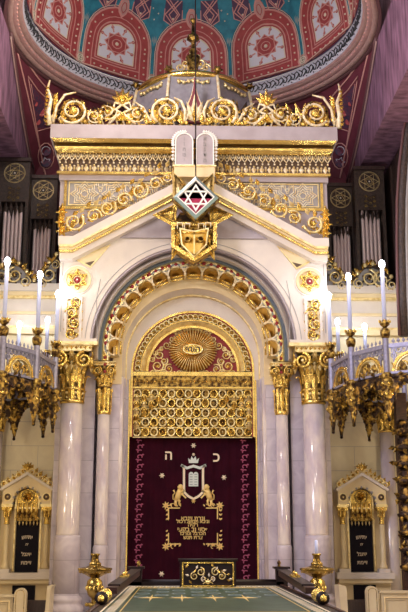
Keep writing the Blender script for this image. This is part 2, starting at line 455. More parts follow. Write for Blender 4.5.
for nm, L in layers.items():
    m = MB()
    for k in range(-5, 6):
        q = MB().use(nm); q.merge(L); q.map(lambda v: DM(k*2*PI/11+v.x/RD*1.12, v.z*.93, -v.y)); m.merge(q)
    struct(m, 'ceiling')
# lace band: black looped scrollwork on the pale frieze
m = MB(); q = MB().use('dome_black')
n = 96
for k in range(n):
    a = 2*PI*k/n; u = a
    def pt(du, z, w=.012): r = 3.525-w; return (DC.x+r*math.sin(u+du), DC.y+r*math.cos(u+du), z-.12)
    w = 2*PI/n
    q.tube([pt(0,12.40), pt(w*.30,12.45), pt(w*.45,12.52), pt(w*.2,12.59), pt(-w*.1,12.55), pt(-w*.1,12.48)], .014, 4)
    q.tube([pt(w*.5,12.60), pt(w*.75,12.56), pt(w*.95,12.50), pt(w*.75,12.42), pt(w*.5,12.44), pt(w*.55,12.50)], .014, 4)
    q.use('dome_black'); q.ball(pt(w*.5,12.37), .018, 4, 3)
m.merge(q); struct(m, 'trim_4')
# pendentives between the ring and the corner of the bay
def PEN(t, v, s):
    """t 0..1 from the side wall's crown to the corner, v 0 at the ring .. 1 at the wall arch; s -1 left / 1 right"""
    a = t*PI/4; rx = 3.93*math.cos(a); ry = 3.93*math.sin(a)
    sx = 3.9; sy = 3.9*math.tan(a); z1 = 12.0-1.75*t*(1+.1*(1-t))
    return Vector((s*(rx+(sx-rx)*v)+DC.x*(1-v), DC.y+ry+(sy-ry)*v, 12.0+(z1-12.0)*(v**1.25)))
def PEB(t, v, s):            # half of the pendentive on the back wall's side
    a = PI/2-t*PI/4; rx = 3.93*math.cos(a); ry = 3.93*math.sin(a)
    sy = 3.9; sx = 3.9/math.tan(a) if t > 0 else 0; z1 = 12.0-1.75*t*(1+.1*(1-t))
    return Vector((s*(rx+(sx-rx)*v)+DC.x*(1-v), DC.y+ry+(sy-ry)*v, 12.0+(z1-12.0)*(v**1.25)))
from mathutils.bvhtree import BVHTree
PB = {}
for s in (-1, 1):
    m = MB(); m.use('pend_red')
    for fn in (PEN, PEB):
        vs = []; fs = []; n1, n2 = 16, 10
        for i in range(n1+1):
            for j in range(n2+1): vs.append(fn(i/n1, j/n2, s))
        for i in range(n1):
            for j in range(n2): a = i*(n2+1)+j; fs.append((a, a+1, a+n2+2, a+n2+1))
        m.add(vs, fs, True)
    # corner pier carrying the pendentive down to the organ loft
    m.add([(s*3.9,3.6,10.26),(s*3.9,3.6,8.0),(s*2.2,3.58,8.0),(s*2.2,3.58,11.3)], [(0,1,2,3)], False)
    m.add([(s*3.9,3.6,10.26),(s*3.9,3.6,8.0),(s*3.88,2.6,8.0),(s*3.88,2.6,10.70)], [(0,1,2,3)], False)
    PB[s] = BVHTree.FromPolygons(m.v, [f for f in m.f])
    struct(m, 'wall_%s_pendentive' % ('left' if s < 0 else 'right')).name = 'trim_5' if s < 0 else 'trim_6'
def on_pend(px, py, s, off):
    X = px if s < 0 else 386-px
    d = ray(X, py).normalized(); h = PB[s].ray_cast(CAM, d)
    if h[0] is None: return None
    return h[0]-d*off
def pend_line(pts, w, s, mb, off=.012):
    q = []
    for i in range(len(pts)-1):
        a, b = pts[i], pts[i+1]; n = max(2, int(math.hypot(b[0]-a[0], b[1]-a[1])/6))
        for j in range(n+(i == len(pts)-2)): q.append((a[0]+(b[0]-a[0])*j/n, a[1]+(b[1]-a[1])*j/n))
    seg = []
    for p in q:
        h = on_pend(p[0], p[1], s, off)
        if h is None:
            if len(seg) > 1: mb.tube(seg, w, 4)
            seg = []
        else: seg.append(h)
    if len(seg) > 1: mb.tube(seg, w, 4)
for s in (-1, 1):
    m = MB(); m.use('pend_line')
    pend_line([(46,178),(38,140),(27,92),(16,46),(24,58),(38,78),(56,99)], .020, s, m)
    pend_line([(44,172),(37,130),(28,76),(38,90),(54,106)], .014, s, m)
    pend_line([(38,131),(56,126)], .012, s, m)
    pend_line([(34,100),(31,84)], .008, s, m)
    m.use('pend_blue')
    rows = []
    for i in range(9):
        t = i/8; y = 86+t*42; x0 = 31+t*7; x1 = 33+t*30
        rows.append([on_pend(x0+(min(x1,58)-x0)*j/4, y, s, .006) for j in range(5)])
    for i in range(8):
        for j in range(4):
            q = [rows[i][j], rows[i][j+1], rows[i+1][j+1], rows[i+1][j]]
            if all(q): m.add(q, [(0,1,2,3)], False)
    m.use('dome_red')
    for x, y, r in ((42,112,.10),(38,122,.07),(47,122,.08),(50,110,.06),(36,104,.05)):
        h = on_pend(x, y, s, .02)
        if h: m.ball(h, r, 8, 4, 1, .15, 1.2)
    m.use('pend_line')
    for x, y in ((42,112),(47,122)):
        h = on_pend(x, y, s, .03)
        if h: m.tube([h+Vector((.07*math.cos(a),0,.08*math.sin(a))) for a in [2*PI*i/10 for i in range(10)]], .007, 4, True)
    # looped rosette frame low on the pendentive
    cx, cz = 46, 156
    pend_line([(cx+8*math.cos(a), cz-13*math.sin(a)) for a in [2*PI*i/14 for i in range(15)]], .014, s, m)
    m.use('pend_blue')
    for dx, dy, r in ((0,-5,.14),(0,6,.15)):
        h = on_pend(cx+dx, cz+dy, s, .008)
        if h: m.ball(h, r, 10, 4, 1, .12, 1)
    m.use('dome_white'); 
    pend_line([(cx+4.5*math.cos(a), cz-5-4.5*math.sin(a)) for a in [2*PI*i/10 for i in range(11)]], .010, s, m, .02)
    pend_line([(cx+(5 if i % 2 else 2.6)*math.cos(a), cz+6-(5 if i % 2 else 2.6)*math.sin(a)) for i, a in enumerate([2*PI*i/10 for i in range(11)])], .010, s, m, .02)
    # dark cord moulding along the edge of the wall arch
    m.use('ring_dark'); m.tube([PEN(t/16, 1, s)+Vector((-s*.03,0,-.02)) for t in range(17)], .045, 6)
    m.use('ring_tan'); m.tube([PEN(t/16, 1, s)+Vector((-s*.03,0,-.12)) for t in range(17)], .02, 5)
    struct(m, 'trim_7' if s < 0 else 'trim_8')
# side stage beyond the organ: dark panelling and the rim of the gallery arch
for s, nm in ((-1,'trim_9'), (1,'trim_10')):
    m = MB(); m.use('wood_carved'); m.box(s*4.55, s*4.72, .2, 3.0, ZZ(292,1.5), 10.0)
    m.use('wood_dark')
    for y in (.5, 1.1, 1.7): m.box(s*4.50, s*4.56, y, y+.12, 7.2, 9.9)
    m.use('wood_carved')
    p = [(s*HW(a-193,b,-.2), -.2, ZZ(b,-.2)) for a, b in ((405,335),(403,290),(402,240),(402,200),(404,165),(408,130),(414,100),(424,72))]
    m.tube(p, .10, 8); m.use('ring_dark'); m.tube([(x-s*.11, y-.05, z) for x, y, z in p], .03, 6); m.use('grey_plaster'); m.tube([(x+s*.09, y-.06, z) for x, y, z in p], .035, 6)
    struct(m, nm)
# ================================================================== THE ARK
ark = thing('torah_ark', 'towering cream and gold marble shrine with a round arch and pointed gable', 'shrine', (0,.6,0))
BK = 2.3
# ---- entablature: stacked slabs wrapped around three sides
def slab(mb, mn, pya, pyb, hw, Y, back=BK):
    """slab seen between picture rows pya (top) and pyb (bottom) on the plane Y"""
    mb.use(mn); h = HW(hw, (pya+pyb)/2, Y); mb.box(-h, h, Y, back, ZZ(pyb, Y), ZZ(pya, Y)); return h
LV = {}
Yt = -.78
m = MB(); slab(m, 'lilac_plaster', 125.5, 139, 143.5, Yt)
z_top = ZZ(125.5, Yt)
slab(m, 'lilac_plaster', 175.5, 181, 134.5, -.42)
h_w = HW(134, 205, -.34); zb = ZZ(238, -.34)
m.use('lilac_plaster'); m.box(-h_w, h_w, -.34, BK, zb, ZZ(180, -.40))
ent = m.build('entablature', None, ark)
m = MB(); hx = HW(141.5,141,-.72)
m.use('gold_smooth')
# gold cyma under the fascia, returned along the sides
def cyma(mb, prof, hx0):
    """prof: (z, y, out) rows; makes nested U-shaped steps"""
    for (z0, y0, o0), (z1, y1, o1) in zip(prof[:-1], prof[1:]):
        a, b = hx0+o0, hx0+o1
        vs = [(-a,y0,z0),(a,y0,z0),(a,BK,z0),(-a,BK,z0),(-b,y1,z1),(b,y1,z1),(b,BK,z1),(-b,BK,z1)]
        mb.add(vs, [(0,1,5,4),(1,2,6,5),(3,0,4,7),(0,3,2,1),(4,5,6,7)], False)
z139, z143, z148, z153 = ZZ(139,Yt), ZZ(143.5,-.70), ZZ(148.5,-.58), ZZ(153.5,-.56)
cyma(m, [(z139,-.77,.0),(z139-.03,-.74,-.02),(z143,-.70,-.06)], HW(142.5,139,Yt))
cyma(m, [(z148,-.63,.0),(z148-.04,-.62,-.0),(z153,-.55,-.05)], HW(139,150,-.6))
m.build('gilt_moulding', None, ent, label='bright gold mouldings')
m = MB(); slab(m, 'brown', 143.5, 149, 137, -.52); m.build('shadow_course', None, ent, label='dark brown recessed course')  # brown course set back between the gold mouldings
# lace frieze: pale loops with a bell under each
m = MB(); zf0, zf1 = ZZ(166,-.50), ZZ(153.5,-.50); hf = HW(136.5,160,-.50)
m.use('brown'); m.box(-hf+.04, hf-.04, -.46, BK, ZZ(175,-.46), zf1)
fr = m.build('frieze', None, ent)
m = MB(); q = MB(); n = 46
for i in range(n):
    x = -hf+(i+.5)*2*hf/n; w = 2*hf/n
    q.use('white_gilt')
    q.tube([(x-w*.5,-.50,zf1-.03),(x-w*.32,-.53,zf1-.14),(x,-.55,zf1-.20),(x+w*.32,-.53,zf1-.14),(x+w*.5,-.50,zf1-.03)], .014, 4)
    q.tube([(x-w*.22,-.50,zf1-.04),(x-w*.12,-.53,zf1-.10),(x,-.53,zf1-.12),(x+w*.12,-.53,zf1-.10),(x+w*.22,-.50,zf1-.04)], .010, 4)
    q.ball((x,-.54,zf1-.235), .024, 5, 3)
    q.use('gold_pale'); q.ball((x+w*.5,-.53,zf1-.10), .022, 5, 3); q.ball((x,-.53,zf1-.04), .02, 5, 3)
q.use('gold_pale'); q.box(-hf,hf,-.52,-.45,zf1-.02,zf1+.02)
q.build('lace_course', None, fr, label='pale looped lacework')
m = MB(); z2 = ZZ(173,-.46); hg = HW(135.5,170,-.46)
n = 34
for i in range(n):
    x = -hg+(i+.5)*2*hg/n; w = 2*hg/n
    m.use('white_gilt'); m.leaf(x, z2+.16, -PI/2, .17, w*.62, -.46, .03); m.ball((x+w*.5,-.47,z2+.12), .026, 5, 3)
    m.use('gold_pale'); m.leaf(x+w*.5, z2+.13, -PI/2, .11, w*.28, -.46, .03)
    m.ball((x,-.50,z2+.13), .024, 5, 3)
m.use('gold_smooth'); m.box(-hg-.02,hg+.02,-.50,-.40,z2-.05,z2)
m.build('leaf_course', None, fr, label='hanging leaf course')
# ---- star relief panels beside the gable
for s in (-1, 1):
    Y = -.345; x0 = s*HW(128,195,Y); x1 = s*HW(20,195,Y); zA, zB = ZZ(181,Y), ZZ(209,Y)
    m = MB().use('grey_plaster'); m.box(min(x0,x1), max(x0,x1), Y, Y+.03, zB, zA)
    rp = m.build('relief_panel', None, ark, label='grey panel of interlaced star relief')
    m = MB(); m.use('white_gilt'); zc = (zA+zB)/2; hh = (zA-zB)/2
    step = .62
    for i in range(4):
        cx = s*(HW(128,195,Y)-.38-step*i*1.02)
        for rr in (.075,.13,.19,.245):
            pts = []
            for k in range(16):
                a = 2*PI*k/16; r = rr*(1.15 if k % 2 == 0 else .82); pts.append((cx+r*math.cos(a), zc+r*math.sin(a)*.95))
            m.ribbon(pts, .016, Y-.022, Y, True)
        bx = cx-s*step*.51
        for d in (.05,.10,.16):
            m.ribbon([(bx-d,zc+hh*.85),(bx-d*.3,zc+d*.9),(bx+d*.3,zc+d*.9),(bx+d,zc+hh*.85)], .014, Y-.02, Y)
            m.ribbon([(bx-d,zc-hh*.85),(bx-d*.3,zc-d*.9),(bx+d*.3,zc-d*.9),(bx+d,zc-hh*.85)], .014, Y-.02, Y)
    m.build('star_tracery', None, rp)
    m = MB(); m.use('gold_smooth'); a, b = min(x0,x1), max(x0,x1)
    m.ribbon([(a,zB),(b,zB),(b,zA),(a,zA)], .055, Y-.04, Y, True)
    m.use('gold_pale'); m.ribbon([(a+.07,zB+.06),(b-.07,zB+.06),(b-.07,zA-.06),(a+.07,zA-.06)], .02, Y-.03, Y, True)
    m.build('panel_frame', None, rp, label='gold frame')
# ---- gable with stepped raking mouldings
YG = -.62
def rake(off_top, off_bot, Yf, mn, hwx=135.5, end=True):
    """course of the gable between two offsets (picture rows below the top line)"""
    xe = HW(hwx, 245, Yf); xk = HW(121, 240, Yf)
    def line(o):
        return [(-xe, ZZ(237+o,Yf)), (-xk, ZZ(237+o,Yf)), (0, ZZ(172.5+o*1.05,Yf)), (xk, ZZ(237+o,Yf)), (xe, ZZ(237+o,Yf))]
    return line(off_top), line(off_bot)
m = MB()
for o0, o1, Y, mn in ((0,8,-.68,'cream'), (8,10,-.70,'gold_pale'), (10,13,-.62,'cream_warm'), (15.2,23,-.50,'cream')):
    A, B = rake(o0, o1, Y, mn, 135.5-(o0*.12)); m.use(mn); m.band(A, B, Y, .6)
gb = m.build('pediment', None, ark, label='pale raking gable moulding')
m = MB()
A, B = rake(12.2, 15.4, -.585, '', 134.5); m.use('gold_smooth'); m.band(A, B, -.585, .6)
m.build('gilt_fillet', None, gb, label='gold fillet')
# ---- gold scrollwork climbing the gable
for s in (-1, 1):
    m = MB(); Y = -.66
    def q(px, py): p = P(193+px, py, Y); return (s*p.x, p.z)
    seq = [(-119,222,10,1),(-99,216,7.5,-1),(-85,208,8.5,1),(-69,200,7.5,-1),(-53,191,8.5,1),(-37,184,7,-1),(-26,178,5,1)]
    for px, py, r, d in seq:
        x, z = q(px, py); x = s*abs(x)
        m.scroll(x, z, r/49, Y, None, 1.35, (PI*.9 if s > 0 else .1*PI)+.5*d, d*s, True, 'gold_pale', 'gold')
    m.use('gold')
    for i in range(15):
        px = -128+i*7.2; py = 232-(i*7.2)*.53; x, z = q(px, py); x = s*abs(x)
        m.leaf(x, z, PI/2+s*.35+random.uniform(-.9,.9), .22, .13, Y+.04, .05)
        x2, z2 = q(px, py-11-2*(i % 2)); x2 = s*abs(x2); m.use('gold' if i % 2 else 'gold_pale'); m.leaf(x2, z2, PI/2+s*.5+random.uniform(-.5,.5), .17, .10, Y, .05); m.use('gold')
    for px, py in ((-131,212),(-132,222),(-131,231)):
        x, z = q(px, py); x = s*abs(x); m.rosette(x, z, .13, Y, 6, .05)
        m.leaf(x, z, PI/2, .2, .1, Y, .05)
    m.build('gable_scrollwork', None, ark, label='gold scroll cresting climbing the gable')
# ---- wall with the arch opening
YW = -.28
hp = HW(134.5, 300, YW); zcap = ZZ(345, YW)
R_o = 2.02
def arch_path(r, zbot=None, n=40, z0=AY):
    p = arc(0, z0, r, 0, PI, n)
    if zbot is not None: p = [(r, zbot)]+p+[(-r, zbot)]
    return p
m = MB(); m.use('cream')
inner = arch_path(R_o, zcap)
# outer boundary, matched point by point: sides then up to the gable underside
def gz(x): 
    xe = HW(121,240,-.5); zk = ZZ(240,-.5); za = ZZ(180,-.5)
    return zk+(za-zk)*max(0, 1-abs(x)/xe)
outer = [(hp, zcap)]
N2 = len(inner)
for i in range(1, N2-1):
    x, z = inner[i]; a = math.atan2(z-AY, x)
    if a < .62: ox, oz = hp, min(gz(hp), AY+hp*math.tan(max(a, 0))*1.0)
    elif a > PI-.62: ox, oz = -hp, min(gz(hp), AY+hp*math.tan(max(PI-a, 0)))
    else:
        t = (a-.62)/(PI-1.24); ox = hp*(1-2*t); oz = gz(ox)
    outer.append((ox, oz))
outer.append((-hp, zcap))
m.band(inner, outer, YW, .25)
aw = m.build('arch_wall', None, ark, label='cream spandrel wall round the arch')
# incised border lines and small triangles on the spandrels
for s in (-1, 1):
    m = MB(); Y = YW-.012
    def g(px, py): p = P(193+px, py, YW); return (s*p.x if s > 0 else s*p.x, p.z)
    T = [(abs(P(193+a,b,YW).x)*s, P(193+a,b,YW).z) for a, b in ((-122,262),(-93,254),(-103,265))]
    T = [(s*HW(118,262,YW), ZZ(260,YW)), (s*HW(84,250,YW), ZZ(246,YW)), (s*HW(103,268,YW), ZZ(268,YW))]
    m.use('cream_warm'); m.prism(T, Y, YW); m.use('brown'); g_ = T[2]; m.prism([g_, (g_[0]+(T[0][0]-g_[0])*.45, g_[1]+(T[0][1]-g_[1])*.45), (g_[0]+(T[1][0]-g_[0])*.3, g_[1]+(T[1][1]-g_[1])*.3)], Y-.01, YW)
    m.use('gold_pale'); m.ribbon(T, .03, Y-.015, YW, True)
    m.build('spandrel_triangle', None, aw, label='small incised triangle')
m = MB(); m.use('grey_plaster')
m.ribbon(arc(0, AY, R_o+.09, .03, PI-.03, 40), .012, YW-.008, YW)
for s in (-1, 1):
    m.ribbon([(s*(hp-.06), zcap+.25), (s*(hp-.06), ZZ(262,YW)), (s*(hp-.42), ZZ(262,YW))], .012, YW-.008, YW)
    m.ribbon([(s*HW(95,300,YW), zcap+.1), (s*HW(97,300,YW), ZZ(300,YW)), (s*HW(93,280,YW), ZZ(280,YW))], .012, YW-.008, YW)
m.build('incised_line', None, aw)
# ---- arch mouldings
zsm = ZZ(362, .1)
m = MB()
def ab(mn, r0, r1, Y, Yb, back, zb=None): m.use(mn); m.band(arch_path(r1, zb), arch_path(r0, zb), Y, back, y0b=Yb)
ab('lilac_plaster', 2.02, 1.97, -.30, -.26, .4, zsm)
ab('cream', 1.97, 1.86, -.26, -.08, .4, zsm)
am = m.build('arch_moulding', None, ark, label='pale lilac hollow moulding of the arch')
m = MB(); ab('blue_band', 1.86, 1.795, -.10, -.06, .4, zsm); m.build('blue_band', None, am, label='dark blue-grey band')
m = MB(); ab('gold_pale', 1.795, 1.765, -.08, -.06, .4, zsm); ab('gold', 1.765, 1.69, -.03, -.03, .4, zsm)
ab('gold_pale', 1.69, 1.665, -.07, -.07, .4, zsm)
m.use('red')
for i in range(38):
    a = PI*(i+.5)/38; m.use('red'); m.ball((1.728*math.cos(a), -.05, AY+1.728*math.sin(a)), .045, 6, 4, 1, .7, 1)
    m.leaf(1.70*math.cos(a+.02), AY+1.70*math.sin(a+.02), a, .06, .09, -.03, .02)
for s in (-1,1):
    for i in range(4): m.use('red'); m.ball((s*1.728,-.035,AY-.07-.14*i), .034, 6, 4, 1, .5, 1)
m.build('red_bead_band', None, am, label='gold band with dark red beads')
# ---- scalloped intrados: fifteen round niches
NS = 15; RN = 1.535; rn = .155
A = []; B = []
def scal(rr, z):              # union outline: polar radius of the scalloped inner edge
    pts = []
    for k in range(NS):
        a = PI*k/(NS-1)
        cx, cz = RN*math.cos(a), AY+RN*math.sin(a)
        for j in range(9):
            b = a-PI*.62+PI*1.24*j/8
            pts.append((cx+rr*math.cos(b), cz+rr*math.sin(b)))
    return pts
inn = scal(rn, 0); out = []
for x, z in inn:
    a = math.atan2(z-AY, x); out.append((1.668*math.cos(a), AY+1.668*math.sin(a)))
m = MB().use('cream_warm')
m.band(out, inn, -.04, .30)
sa = m.build('scalloped_arch', None, ark, label='pale gold scalloped arch')
m = MB(); 
for r_, mn, y in ((rn+.012,'white_gilt',-.07),(rn+.045,'slate',-.055),(rn+.072,'gold_pale',-.065)):
    m.use(mn)
    for k in range(NS):
        a = PI*k/(NS-1); cx, cz = RN*math.cos(a), AY+RN*math.sin(a)
        lim = .50 if r_ < rn+.02 else .34
        m.ribbon([(cx+r_*math.cos(a-PI*lim+2*PI*lim*j/12), cz+r_*math.sin(a-PI*lim+2*PI*lim*j/12)) for j in range(13)], .022, y, -.04)
m.build('scallop_outline', None, sa, label='white and slate outlines')
for k in range(NS):           # gilded shell vault in each scallop, with a small console
    a = PI*k/(NS-1); cx, cz = RN*math.cos(a), AY+RN*math.sin(a)
    m = MB().use('gold_smooth'); vs = []; fs = []
    for i in range(5):
        for j in range(13):
            b = a-PI*.62+PI*1.24*j/12; t = i/4; rr = rn*(1-t*.55) if t < .99 else rn*.35
            vs.append((cx+rr*math.cos(b), .0+.42*t**.8, cz+rr*math.sin(b)))
    for i in range(4):
        for j in range(12): fs.append((i*13+j, i*13+j+1, (i+1)*13+j+1, (i+1)*13+j))
    m.add(vs, fs, True)
    m.use('gold_dark'); m.prism([(cx+rn*.42*math.cos(b), cz+rn*.42*math.sin(b)) for b in [2*PI*i/10 for i in range(10)]], .38, .46)
    ux, uz = math.cos(a), math.sin(a)
    m.use('gold'); m.tube([(cx-ux*.02+uz*d, .10, cz-uz*.02-ux*d) for d in (-.14,-.07,0,.07,.14)], [.012,.024,.03,.024,.012], 5)
    m.tube([(cx-ux*.10+uz*d, .04, cz-uz*.10-ux*d) for d in (-.13,0,.13)], .02, 5)
    m.build('scallop_niche', None, sa, label='small gilded shell niche')
# ---- inner wall behind, with the smaller arch
m = MB().use('cream_warm')
GZ = AY-.12
m.band(arch_path(1.60, 4.6, z0=AY), arch_path(1.42, 4.6, z0=GZ), .30, .9)
m.use('cream'); m.band(arch_path(1.42, 4.6, z0=GZ), arch_path(1.36, 4.6, z0=GZ), .34, .9, y0b=.62)
m.use('gold_pale'); m.band(arch_path(1.37, 4.6, z0=GZ), arch_path(1.34, 4.6, z0=GZ), .60, .9)
m.use('cream'); rr_ = HW(61.5,360,.72); m.band(arch_path(1.5, 4.6, z0=ZZ(371,.72)+.06), arch_path(rr_-.01, 4.6, z0=ZZ(371,.72)), .70, 1.0)
m.build('inner_arch', None, ark, label='plain warm inner arch')
# ---- roundels and gilded relief strips on the piers
for s in (-1, 1):
    x, z = s*HW(116, 281, YW), ZZ(281, YW)
    m = MB(); m.use('cream_warm'); m.ribbon(arc(x, z, .245, 0, 2*PI, 24)[:-1], .06, YW-.05, YW, True)
    m.use('white'); m.ribbon(arc(x, z, .29, 0, 2*PI, 24)[:-1], .02, YW-.03, YW, True)
    rd = m.build('roundel', None, ark, label='round gilded medallion')
    m = MB(); m.use('cream_warm'); m.prism(arc(x, z, .22, 0, 2*PI, 20)[:-1], YW-.01, YW)
    m.use('gold'); m.star6(x, z, .20, .03, YW-.05, YW)
    for k in range(6): a = PI/6+PI/3*k; m.leaf(x+.10*math.cos(a), z+.10*math.sin(a), a, .10, .07, YW, .04)
    m.use('red'); m.ball((x, YW-.02, z), .065, 8, 5, 1, .5, 1); m.use('white'); m.ball((x, YW-.05, z), .02, 5, 3)
    m.build('rosette', None, rd, label='gold star rosette with a red eye')
    xa, xb = s*HW(112.5, 315, YW), s*HW(127.5, 315, YW); x0, x1 = min(xa,xb), max(xa,xb); z0, z1 = ZZ(340,YW), ZZ(299,YW)
    m = MB(); m.use('cream_warm'); m.box(x0, x1, YW-.008, YW, z0, z1)
    m.use('cream'); m.ribbon([(x0,z0),(x1,z0),(x1,z1),(x0,z1)], .05, YW-.045, YW, True)
    sp = m.build('scroll_panel', None, ark, label='upright panel of gilded scrolls')
    m = MB(); cx = (x0+x1)/2
    for i in range(4):
        cz = z0+.11+(z1-z0-.20)*i/3; m.scroll(cx+(.03 if i % 2 else -.03), cz, .125, YW-.02, .020, 1.3, PI/2*i, 1 if i % 2 else -1, True, 'gold', 'gold')
    m.use('red'); 
    for i in range(3): m.ball((cx, YW-.02, z0+.21+(z1-z0-.20)*i/3), .03, 6, 4)
    for i in range(9):
        for sg in (-1, 1): m.use('gold' if i % 2 else 'gold_dark'); m.leaf(cx+sg*.10, z0+.06+(z1-z0-.12)*i/8, PI/2-sg*(.9 if i % 2 else -.7), .12, .08, YW-.01, .03)
    m.build('panel_scroll', None, sp, label='gold relief scrolls')
    # pier foot moulding above the capital
    m = MB(); xo = s*HW(137,346,YW); xi = s*HW(95.5,346,YW)
    m.use('gold_pale'); m.box(min(xo,xi), max(xo,xi), YW-.06, .28, zcap-.02, zcap+.05)
    m.use('cream'); m.box(min(xo,xi)+.02, max(xo,xi)-.02, YW-.04, .28, zcap+.05, zcap+.11)
    m.build('pier_ledge', None, ark, label='pale gold ledge over the capital')
# ---- marble piers and jambs under the arches
zj = 4.75
for s in (-1, 1):
    m = MB().use('marble'); m.box(min(s*1.93,s*2.70), max(s*1.93,s*2.70), .30, 2.3, 0, zcap)
    m.build('pier', None, ark, label='marble pier between the columns')
for s in (-1, 1):
    m = MB().use('marble')
    def bx(a, b, y0, y1, z0=0, z1=zj): m.box(min(s*a,s*b), max(s*a,s*b), y0, y1, z0, z1)
    bx(1.42, 1.80, .32, 1.6); bx(1.78, 1.95, 1.0, 1.6); bx(1.345, 1.43, .50, 1.6); bx(1.285, 1.36, .66, 1.6)
    m.use('marble_shaft'); m.tube([(s*1.42,.36,.6),(s*1.42,.36,zj)], .05, 12)
    m.use('gold_smooth'); bx(1.262, 1.29, .64, .72, .3)
    m.build('jamb', None, ark, label='stepped marble jamb beside the curtain')
# ---- roof and gilded cresting along the top
m = MB(); m.use('grey_plaster'); m.box(-2.7, 2.7, -.5, 2.2, z_top-.05, z_top+.04); m.build('roof_slab', None, ark)
def crest():
    Y = -.74; z0 = z_top; k = 1/48.0
    for s in (-1, 1):
        def X(px): return s*px*k
        m = MB()
        for px, pz, r, d, a0 in ((117,14.5,14,-1,-.6),(97,9,8,1,2.4),(84,14,9,1,PI),(55,12,9.5,-1,0),(27,15.5,15,1,-.9)):
            m.scroll(X(px), z0+pz*k, r*k, Y, r*k*.115, 1.5, (a0 if s > 0 else PI-a0), d*s, True)
        m.build('crest_scroll', None, ark, label='white and gold crest scrolls')
        m = MB()
        for px, pz, r in ((117,14.5,14),(84,14,9),(55,12,9.5),(27,15.5,15)):
            for i in range(9):
                a = 2*PI*i/9+.3; m.use('gold' if i % 2 else 'gold_dark'); m.leaf(X(px)+r*k*1.0*math.cos(a), z0+pz*k+r*k*1.0*math.sin(a), a+PI*.80*s, r*k*.85, r*k*.48, Y-.01, .05)
            m.use('gold'); m.ball((X(px), Y-.06, z0+pz*k), r*k*.30, 8, 5, 1, .7, 1)
        # corner palm
        m.use('white_gilt'); m.tube([(X(139),Y,z0),(X(141),Y-.02,z0+.25),(X(139),Y,z0+.55),(X(143),Y+.02,z0+.80),(X(141),Y,z0+.98)], [.05,.05,.04,.03,.015], 6)
        m.tube([(X(136),Y,z0+.05),(X(133),Y-.03,z0+.4),(X(126),Y,z0+.66),(X(115),Y,z0+.72)], [.03,.03,.03,.015], 5)
        m.use('gold')
        for i in range(9): m.leaf(X(141), z0+.05+.09*i, (0 if s > 0 else PI)+s*.7, .12, .08, Y, .04)
        for i in range(8): m.leaf(X(137), z0+.1+.07*i, (PI if s > 0 else 0)-s*.9, .16, .09, Y, .04)
        for i in range(46):
            px = 4+i*2.95; hh = .26+.16*abs(math.sin(px*.11))
            m.use(('gold_dark','gold','gold_antique')[i % 3]); m.leaf(X(px), z0+random.uniform(.0,.22), PI/2+random.uniform(-1.1,1.1), hh, .13, Y+.07, .04)
        for i in range(20):
            px = 6+i*6.8; m.use('white_gilt'); m.tube([(X(px),Y+.03,z0+.02),(X(px+2.5),Y,z0+.14+.05*(i % 3)),(X(px-1),Y,z0+.24+.05*(i % 3))], [.02,.018,.008], 4)
        # crossing loops and fleuron
        m.use('white_gilt')
        for sg in (-1, 1):
            m.tube([(X(70-13*sg),Y,z0+.03),(X(70-3*sg),Y-.03,z0+.22),(X(70+9*sg),Y,z0+.36),(X(70+7*sg),Y,z0+.50),(X(70),Y-.03,z0+.45),(X(70-9*sg),Y,z0+.30),(X(70-17*sg),Y,z0+.16)], .028, 5)
        m.use('gold')
        for a in (-1.0,-.5,0,.5,1.0): m.leaf(X(70), z0+.50, PI/2+a, .34-.08*abs(a), .12, Y-.02, .05)
        for a in (-1.1,-.4,.4,1.1): m.leaf(X(70), z0+.10, PI/2+a, .2, .12, Y-.02, .05)
        m.ball((X(70),Y-.05,z0+.50), .06, 7, 5); m.ball((X(70),Y-.05,z0+.22), .05, 7, 5)
        for px in (128,105,91,63,46,42,12,8): m.leaf(X(px), z0+.02, PI/2+random.uniform(-.7,.7), .32, .16, Y, .05); m.ball((X(px),Y-.03,z0+.06), .05, 6, 4)
        # long curved leaf falling from the fleuron
        m.use('white_gilt'); m.tube([(X(58),Y,z0+.52),(X(50),Y,z0+.40),(X(44),Y,z0+.16),(X(40),Y,z0+.04)], [.015,.03,.035,.02], 5)
        m.tube([(X(10),Y,z0+.05),(X(9),Y,z0+.35),(X(13),Y,z0+.55),(X(20),Y,z0+.63)], [.03,.035,.03,.015], 5)
        m.use('gold_dark'); m.box(min(X(2),X(143)), max(X(2),X(143)), Y+.02, Y+.06, z0, z0+.05)
        m.build('crest_foliage', None, ark, label='gold foliage of the crest')
    m = MB()                   # maroon ogee tongue with a pale flame
    pr = []
    for i in range(11):
        t = i/10; pr.append((.015+.38*(1-t)**2.2, z0+.15+1.0*t))
    m.use('white_gilt'); m.prism([(x, z) for x, z in pr]+[(-x, z) for x, z in pr[::-1]], -.66, -.60)
    m.use('maroon'); m.prism([(x*.86, z-.03) for x, z in pr]+[(-x*.86, z-.03) for x, z in pr[::-1]], -.68, -.60)
    m.use('white_gilt')
    for a, l in ((0,.62),(.35,.48),(-.35,.48),(.75,.34),(-.75,.34)): m.leaf(0, z0+.12, PI/2+a, l, .14, -.70, .05)
    m.use('gold'); m.leaf(0, z0+.05, PI/2, .42, .10, -.74, .05)
    m.build('flame_finial', None, ark, label='maroon pointed tongue with a pale flame')
crest()
